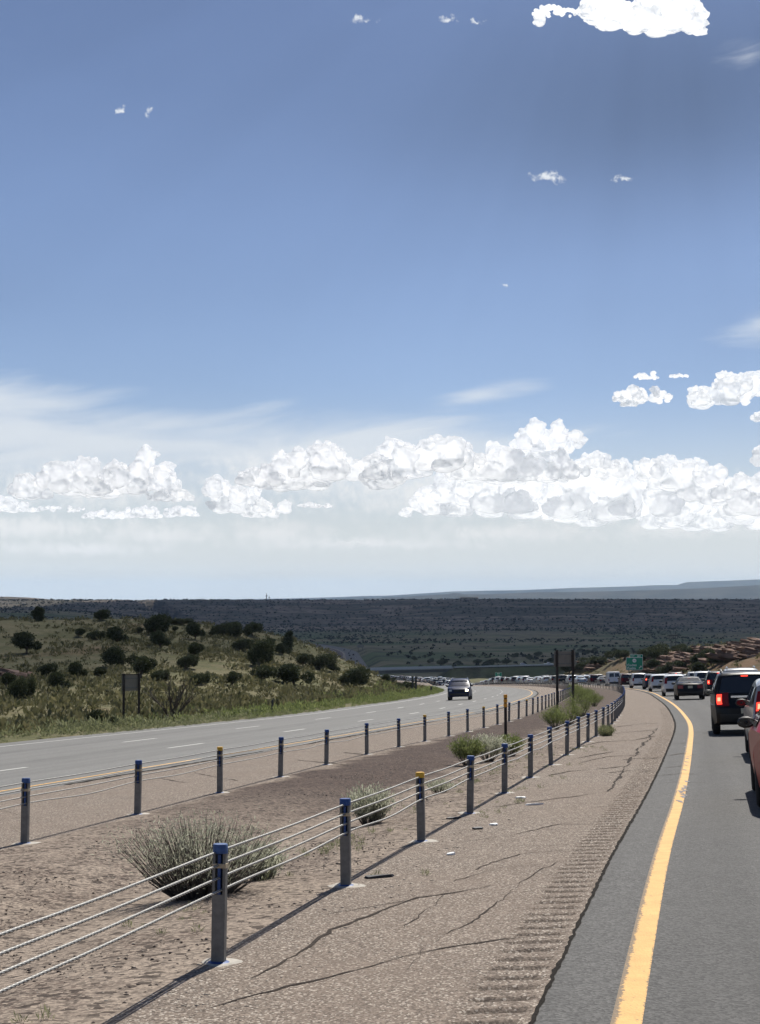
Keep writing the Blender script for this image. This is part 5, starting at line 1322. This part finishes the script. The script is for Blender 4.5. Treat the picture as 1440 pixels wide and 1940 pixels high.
# tufts over the hillside
N = 17000; Yh = 62 + (330 - 62) * q.random(N) ** .95; Xh = RY(Yh) - 27 - (Yh * .36 + 10) * q.random(N) ** 1.25; Xh = np.where(q.random(N) < 0, Xh, Xh); Zh = GZ(Xh, Yh, False); k = (vnoise(Xh, Yh, 16, 41) + .5) > q.random(N) * .8
Xh, Yh, Zh = Xh[k], Yh[k], Zh[k]
scatter_stuff('hillside_tufts', np.c_[Xh, Yh], Zh, .35 + .75 * q.random(len(Xh)) ** 2.2, 16, M_TUFT, seed=7, leaf=.42, asp=.4, hfac=.55)
N = 2600; Yh = 200 + 320 * q.random(N); Xh = RY(Yh) + 17 + 80 * q.random(N); Zh = GZ(Xh, Yh, False)
scatter_stuff('right_bank_tufts', np.c_[Xh, Yh], Zh, .4 + .9 * q.random(N) ** 2, 14, M_TUFT, seed=8, leaf=.42, asp=.45, hfac=.5)
# grass along the ditch and at the shoulder edge
N = 500; Yd = 6 + 34 * q.random(N); Xd = RY(Yd) - 3.75 + q.normal(size=N) * .22; Xd[: N // 4] = RY(Yd[: N // 4]) - 2.55 + q.normal(size=N // 4) * .25; kk = vnoise(Xd, Yd, 1.3, 51) > .02
Xd, Yd = Xd[kk], Yd[kk]; Zd = CORR(Xd, Yd) + ditch(Xd - RY(Yd)) - .01
scatter_stuff('ditch_grass', np.c_[Xd, Yd], Zd, .03 + .08 * q.random(len(Xd)), 26, M_VERGE, seed=9, leaf=.5, asp=.10, hfac=.6)
# far scrub on the valley floor and the plateau slope
N = 26000; Yf = 950 * (5300 / 950) ** q.random(N); az = -.30 + .60 * q.random(N); Xf = az * Yf; l = Xf - RY(np.minimum(Yf, 2400)); dn = vnoise(Xf, Yf, 160, 61) * 1.5 + .30 + .75 * sm(2500, 3500, Yf) - .45 * sm(3900, 4500, Yf) - .42 * (1 - sm(1300, 2300, Yf))
k = (q.random(N) < np.clip(dn, .03, 1)) & ((np.abs(l + 5) > 32) | (Yf > 2300)) & ~((np.abs(Xf) < 320) & (np.abs(Yf - BRY) < 30)); Xf, Yf = Xf[k], Yf[k]; Zf = GZ(Xf, Yf, False)
scatter_stuff('far_scrub', np.c_[Xf, Yf], Zf, (1.0 + 2.0 * q.random(len(Xf))) * (1 + .35 * sm(2500, 4500, Yf)), 10, M_FARB, seed=10, leaf=.75, asp=.8, hfac=.5)

# ------------------------------------------------------------------ rocks and stones
def slab_rock(mb, c, w_, d_, h_, tilt, yaw, r_):
    n = 7; V = []
    for lv, (f, zf) in enumerate(((1.0, -.5), (1.04, .1), (.92, .5))):
        for i in range(n):
            th = 2 * math.pi * i / n; k = f * (.75 + .5 * r_.random()); V.append(Vector((math.cos(th) * w_ / 2 * k, math.sin(th) * d_ / 2 * k, zf * h_ + r_.uniform(-.08, .08) * h_)))
    ro = Matrix.Rotation(yaw, 3, 'Z') @ Matrix.Rotation(tilt, 3, 'Y')
    V = [ro @ v + Vector(c) for v in V]; Fq = [tuple(range(2 * n, 3 * n)), tuple(range(n - 1, -1, -1))]
    for lv in range(2):
        for i in range(n): Fq.append((lv * n + i, lv * n + (i + 1) % n, lv * n + n + (i + 1) % n, lv * n + n + i))
    mb.add(V, Fq)
def outcrop(label, quad, n, seed, size, dmin=180):
    r_ = random.Random(seed); L_ = []
    for k in range(n):
        u = r_.uniform(quad[0], quad[1]); f = (u - quad[0]) / (quad[1] - quad[0]); v0 = quad[2] + (quad[3] - quad[2]) * f; v1 = quad[4] + (quad[5] - quad[4]) * f
        row = round(r_.random() * 6) / 6; h = hit(u, v0 + (v1 - v0) * row + r_.gauss(0, 1.2), dmin, 600)
        if h is not None: L_.append((Vector(h), size * (.45 + r_.random() ** 2 * 1.3)))
    grp = list(range(len(L_)))
    def root(a):
        while grp[a] != a: a = grp[a]
        return a
    for a in range(len(L_)):
        for b in range(a):
            if (L_[a][0] - L_[b][0]).length < (L_[a][1] + L_[b][1]) * 1.9: grp[root(a)] = root(b)
    R_ = [root(a) for a in range(len(L_))]; big = max(set(R_), key=R_.count); mb = MB(); o0 = L_[big][0]
    for (p, s), g_ in zip(L_, R_):
        if g_ == big: slab_rock(mb, p - o0 + Vector((0, 0, s * .10)), s * 2.4, s * 1.7, s * .32, r_.uniform(.0, .30), r_.uniform(-.5, .5), r_)
    o = mb.build('rock_outcrop', M_ROCK, None, 20); o.location = o0; return tag(o, label, 'rocks')
outcrop('long ledges of broken red sandstone rising to the right above the queue', (1290, 1445, 1238, 1216, 1264, 1240), 330, 1, 1.45)
outcrop('red rocky slope behind and right of the green exit sign', (1205, 1300, 1246, 1238, 1276, 1270), 130, 2, 1.2)
outcrop('reddish rock ledge at the left end of the bank beside the brown sign back', (1085, 1180, 1252, 1246, 1274, 1262), 90, 3, 1.25)
outcrop('small pale broken rock ledge at the left edge below the hillside junipers', (15, 90, 1276, 1292, 1284, 1300), 70, 4, 1.1, 60)
def stones(name, N, ymax, lat, smin, smax, m, seed):
    q = np.random.default_rng(seed); Y = 6 + (ymax - 6) * q.random(N) ** 1.8; L_ = lat[0] + (lat[1] - lat[0]) * q.random(N); k = vnoise(RY(Y) + L_, Y, .8, seed) > -.25; Y, L_ = Y[k], L_[k]; N = len(Y); X = RY(Y) + L_; Z = CORR(X, Y) + ditch(L_) * (L_ < -2.8)
    base = np.array([(1, 0, 0), (-.3, .9, .1), (-.7, -.6, 0), (.3, -.8, .1), (.1, .1, .65), (0, 0, -.4)]); fc = np.array([(0, 1, 4), (1, 2, 4), (2, 3, 4), (3, 0, 4), (1, 0, 5), (2, 1, 5), (3, 2, 5), (0, 3, 5)])
    s = smin + (smax - smin) * q.random(N) ** 3; th = q.random(N) * 6.283; B = base[None] * (.7 + .6 * q.random((N, 6, 1))) * s[:, None, None]
    c, sn = np.cos(th)[:, None], np.sin(th)[:, None]; V = np.stack([B[..., 0] * c - B[..., 1] * sn + X[:, None], B[..., 0] * sn + B[..., 1] * c + Y[:, None], B[..., 2] * .8 + Z[:, None]], -1).reshape(-1, 3)
    Fq = (fc[None] + 6 * np.arange(N)[:, None, None]).reshape(-1, 3); o = mk(name, V, Fq, m); o['kind'] = 'stuff'
stones('loose_gravel', 6000, 40, (-6.9, -2.0), .004, .024, M_STONE, 71)
stones('dark_loose_gravel', 11000, 34, (-7.2, -2.9), .004, .020, M_DSTONE, 72)
# scraps lying on the shoulder
r_ = random.Random(12)
for (u, v, col, w_, lab) in [(987,1513,'w',.17,'white scrap of paper lying on the shoulder beside the near barrier'),(1010,1526,'w',.30,'long white strip of litter on the tan shoulder'),(936,1564,'w',.12,'small white scrap on the shoulder left of the long white strip'),(855,1620,'w',.10,'tiny white scrap on the shoulder near the yellow capped post'),(905,1572,'d',.16,'dark bit of debris beside the fourth near barrier post'),
       (718,1664,'d',.30,'dark strip of tyre tread beside the second near barrier post'),(860,1552,'d',.20,'short dark stick on the gravel behind the near barrier')]:
    x, y = flat(u, v); z = float(CORR(x, y)); m = MB(); n = 8; pts = []
    for i in range(n):
        th = 2 * math.pi * i / n; pts.append((math.cos(th) * w_ / 2 * (.7 + .5 * r_.random()), math.sin(th) * .035 * (.6 + .7 * r_.random())))
    V = [(a_, b2, .004) for a_, b2 in pts] + [(a_ * .9, b2 * .9, .016 + .012 * r_.random()) for a_, b2 in pts]
    m.add(V, [tuple(range(n, 2 * n)), tuple(range(n - 1, -1, -1))] + [(i, (i + 1) % n, n + (i + 1) % n, n + i) for i in range(n)])
    o = m.build('paper_scrap' if col == 'w' else 'tyre_scrap', M_SWHITE if col == 'w' else M_BLK, None, 20); o.location = (x, y, z + .002); o.rotation_euler = (0, 0, r_.uniform(.1, .5)); tag(o, lab, 'litter')

# ------------------------------------------------------------------ clouds overhead whose shadows lie on the hill and the valley
def cloud(name, poly, alt, thick, seed, cm):
    """poly: outline of the shade on the ground; the cloud stands up-sun of it at its altitude"""
    q = np.random.default_rng(seed); sx, sy = math.sin(SUN_AZ) / math.tan(SUN_EL), math.cos(SUN_AZ) / math.tan(SUN_EL)
    n = 160; P_ = np.array(poly + [poly[0]], float); s = np.r_[0, np.cumsum(np.linalg.norm(np.diff(P_, axis=0), axis=1))]; t_ = np.linspace(0, s[-1], n, endpoint=False)
    O = np.stack([np.interp(t_, s, P_[:, 0]), np.interp(t_, s, P_[:, 1])], 1); c = O.mean(0); sc_ = np.linalg.norm(O - c, axis=1).mean()
    O = O + np.stack([vnoise(O[:, 0], O[:, 1], sc_ * .25, seed), vnoise(O[:, 1], O[:, 0], sc_ * .25, seed + 1)], 1) * sc_ * .05
    rings = [(1.0, 0.), (.97, .35), (.85, .8), (.6, 1.0), (.3, 1.05), (0.02, 1.05)]; V = []
    for f, h in rings:
        r = c + (O - c) * f; hh = alt + thick * h * (1 + .4 * vnoise(r[:, 0], r[:, 1], sc_ * .3, seed + 3)); V.append(np.c_[r[:, 0] + sx * alt, r[:, 1] + sy * alt, hh])
    rb = c + (O - c) * .02; V.append(np.c_[rb[:, 0] + sx * alt, rb[:, 1] + sy * alt, np.full(n, alt - thick * .05)])
    m = len(V); V = np.concatenate(V); i = np.arange(m * n).reshape(m, n); i = np.concatenate([i, i[:1]]); j = np.roll(i, -1, 1)
    return struct(name, V, np.stack([i[:-1], j[:-1], j[1:], i[1:]], -1).reshape(-1, 4), cm, smooth=True)
def cloudmat(name, clear, edge=0.):
    def fn(t, b):
        df = t.node('ShaderNodeBsdfDiffuse'); df.inputs[0].default_value = (.985, .992, 1., 1)
        tl = t.node('ShaderNodeBsdfTranslucent'); tl.inputs[0].default_value = (.985, .992, 1., 1); mx = t.node('ShaderNodeMixShader'); mx.inputs[0].default_value = .76
        t.l.new(df.outputs[0], mx.inputs[1]); t.l.new(tl.outputs[0], mx.inputs[2])
        tr = t.node('ShaderNodeBsdfTransparent'); m2 = t.node('ShaderNodeMixShader')
        if edge:
            lw = t.node('ShaderNodeLayerWeight'); lw.inputs[0].default_value = .5
            t.put(m2, 0, t.math('MAXIMUM', t.math('POWER', t.ss(lw.outputs['Facing'], 1 - edge, 1.0), 2.2), clear))
        else: m2.inputs[0].default_value = clear
        t.l.new(mx.outputs[0], m2.inputs[1]); t.l.new(tr.outputs[0], m2.inputs[2])
        t.l.new(m2.outputs[0], t.n['Material Output'].inputs[0]); t.n.remove(b)
    return mat(name, fn)
cloud('cloud', [(-420, 66), (-80, 78), (-48, 90), (-32, 108), (-26, 132), (-20, 168), (-14, 214), (-9, 255), (-8, 310), (-30, 420), (-200, 520), (-480, 480)], 1900, 260, 3, cloudmat('thin_cloud', .60))
cloud('cloud', [(-1100, 1050), (-300, 1000), (300, 1010), (700, 960), (1500, 1000), (2400, 2500), (2800, 5400), (400, 6000), (-500, 5700), (-700, 4200), (-900, 2800)], 4600, 700, 4, cloudmat('thick_cloud', .24))

# ------------------------------------------------------------------ cumulus beyond the plain, heaped from rounded puffs
SC.cycles.transparent_max_bounces = 24; SC.cycles.max_bounces = 14; SC.cycles.diffuse_bounces = 13; SC.cycles.transmission_bounces = 14
_ico = bmesh.new(); bmesh.ops.create_icosphere(_ico, subdivisions=2, radius=1.); ICO_V = np.array([v.co[:] for v in _ico.verts]); ICO_F = np.array([[v.index for v in f.verts] for f in _ico.faces]); _ico.free()
def cumulus(blobs, d, seed, cm, flat=.35, depth=.8):
    q = np.random.default_rng(seed); k = d / F * 1.02; Cs = []; Rs = []; Bs = []
    for (u, v, ru, rv) in blobs:
        c = np.array(P(u, v, d)); W, H = ru * k, rv * k * 1.2; c[1] += q.normal() * W * .15
        n0 = int(max(4, min(40, 8 * ru / rv + 3)))
        for _ in range(n0):
            x = q.uniform(-1, 1); top = math.sqrt(max(.05, 1 - x * x)); r = H * q.uniform(.42, .72) * (.45 + .55 * top)
            z = q.uniform(-.55, max(-.5, top * q.uniform(.55, 1.0))) * H - r * .35; ctr = c + np.array([x * max(W - r * .8, .1 * W), q.uniform(-1, 1) * min(W * depth, 2.5 * H), z])
            lv = [(ctr, r)]
            for l in range(3 if H > 14 * k else 2):
                nx = []
                for (cc, r0) in lv:
                    m = (7, 6, 5)[l]
                    for _2 in range(m):
                        dd = q.normal(size=3); dd[2] = abs(dd[2]) * .9 - .15; dd /= np.linalg.norm(dd); r1 = r0 * q.uniform(.34, .56); nx.append((cc + dd * r0 * q.uniform(.72, .98), r1))
                Cs += [a for a, _3 in lv]; Rs += [b for _3, b in lv]; Bs += [c[2] - H * .62] * len(lv); lv = nx
            Cs += [a for a, _3 in lv]; Rs += [b for _3, b in lv]; Bs += [c[2] - H * .62] * len(lv)
    Cs = np.array(Cs); Rs = np.array(Rs); Bs = np.array(Bs); n = len(Cs)
    V = Cs[:, None, :] + ICO_V[None] * Rs[:, None, None] * (1 + .03 * q.normal(size=(n, len(ICO_V), 1)))
    low = V[..., 2] < Bs[:, None]; V[..., 2] = np.where(low, Bs[:, None] + (V[..., 2] - Bs[:, None]) * flat, V[..., 2])
    Fq = (ICO_F[None] + len(ICO_V) * np.arange(n)[:, None, None]).reshape(-1, 3)
    o = struct('cloud', V.reshape(-1, 3), Fq, cm, smooth=True)
    rm = o.modifiers.new('skin', 'REMESH'); rm.mode = 'VOXEL'; rm.voxel_size = 1.75 * k; rm.use_smooth_shade = True; sm_ = o.modifiers.new('soften', 'SMOOTH'); sm_.factor = .5; sm_.iterations = 6
    me = bpy.data.meshes.new_from_object(o.evaluated_get(bpy.context.evaluated_depsgraph_get())); o.modifiers.clear(); old = o.data; o.data = me; bpy.data.meshes.remove(old)
    return o
CM = cloudmat('cumulus_cloud', .34, .7); CT = cloudmat('thin_cumulus', .3, .9)
cumulus([(1215,22,105,34),(1140,12,44,24),(1290,28,55,34),(1050,24,46,7),(1022,38,10,14),(1322,58,22,7)], 9000, 1, CT, depth=.4)
cumulus([(1225,712,24,7),(1285,712,22,4)], 16000, 2, CM); cumulus([(1220,748,58,13),(1195,765,20,5)], 16000, 3, CM)
cumulus([(1362,748,62,24),(1370,716,18,9),(1425,732,38,24)], 16000, 4, CM); cumulus([(1440,790,18,10)], 16000, 5, CM); cumulus([(1442,870,18,20)], 17000, 6, CM)
cumulus([(60,925,40,22),(130,912,58,30),(215,912,72,32),(292,900,48,32),(325,937,44,13)], 20000, 7, CM)
cumulus([(15,958,46,14),(95,964,70,6)], 22000, 8, CM); cumulus([(200,976,50,8),(270,972,36,11),(340,969,40,10)], 23000, 9, CM)
cumulus([(412,925,24,20),(455,950,58,24),(492,968,38,13),(540,962,14,12),(595,958,36,5)], 21000, 10, CM)
cumulus([(480,905,36,16),(560,905,74,26),(640,882,92,36),(725,902,44,24),(760,874,78,30),(845,870,70,28)], 20000, 11, CM)
cumulus([(1035,834,70,25),(930,882,88,32),(1040,888,78,28),(1132,874,36,15)], 20500, 12, CM)
cumulus([(1205,890,88,18),(1290,898,82,28),(1345,925,68,32),(1420,948,68,36)], 21000, 13, CM)
cumulus([(900,930,110,34),(1020,938,150,44),(1180,945,165,50),(1340,968,140,36),(830,962,70,18)], 25000, 14, CM)


# ------------------------------------------------------------------ air
hz = MB(); X0, X1, Y0, Y1, Z0, Z1 = -15000, 18000, -300, 31000, -140, 340
hz.add([(X0, Y0, Z0), (X1, Y0, Z0), (X1, Y1, Z0), (X0, Y1, Z0), (X0, Y0, Z1), (X1, Y0, Z1), (X1, Y1, Z1), (X0, Y1, Z1)],
       [(0, 3, 2, 1), (4, 5, 6, 7), (0, 1, 5, 4), (1, 2, 6, 5), (2, 3, 7, 6), (3, 0, 4, 7)])
mh = bpy.data.materials.new('haze_air'); mh.use_nodes = True; th_ = NT(mh.node_tree); th_.n.clear(); ho = th_.node('ShaderNodeOutputMaterial'); hv = th_.node('ShaderNodeVolumePrincipled')
hv.inputs['Color'].default_value = (.58, .77, 1., 1); hv.inputs['Density'].default_value = 3.2e-5; hv.inputs['Anisotropy'].default_value = .25; th_.l.new(hv.outputs[0], ho.inputs['Volume'])
o = hz.build('haze', mh, None, 0); o['kind'] = 'stuff'
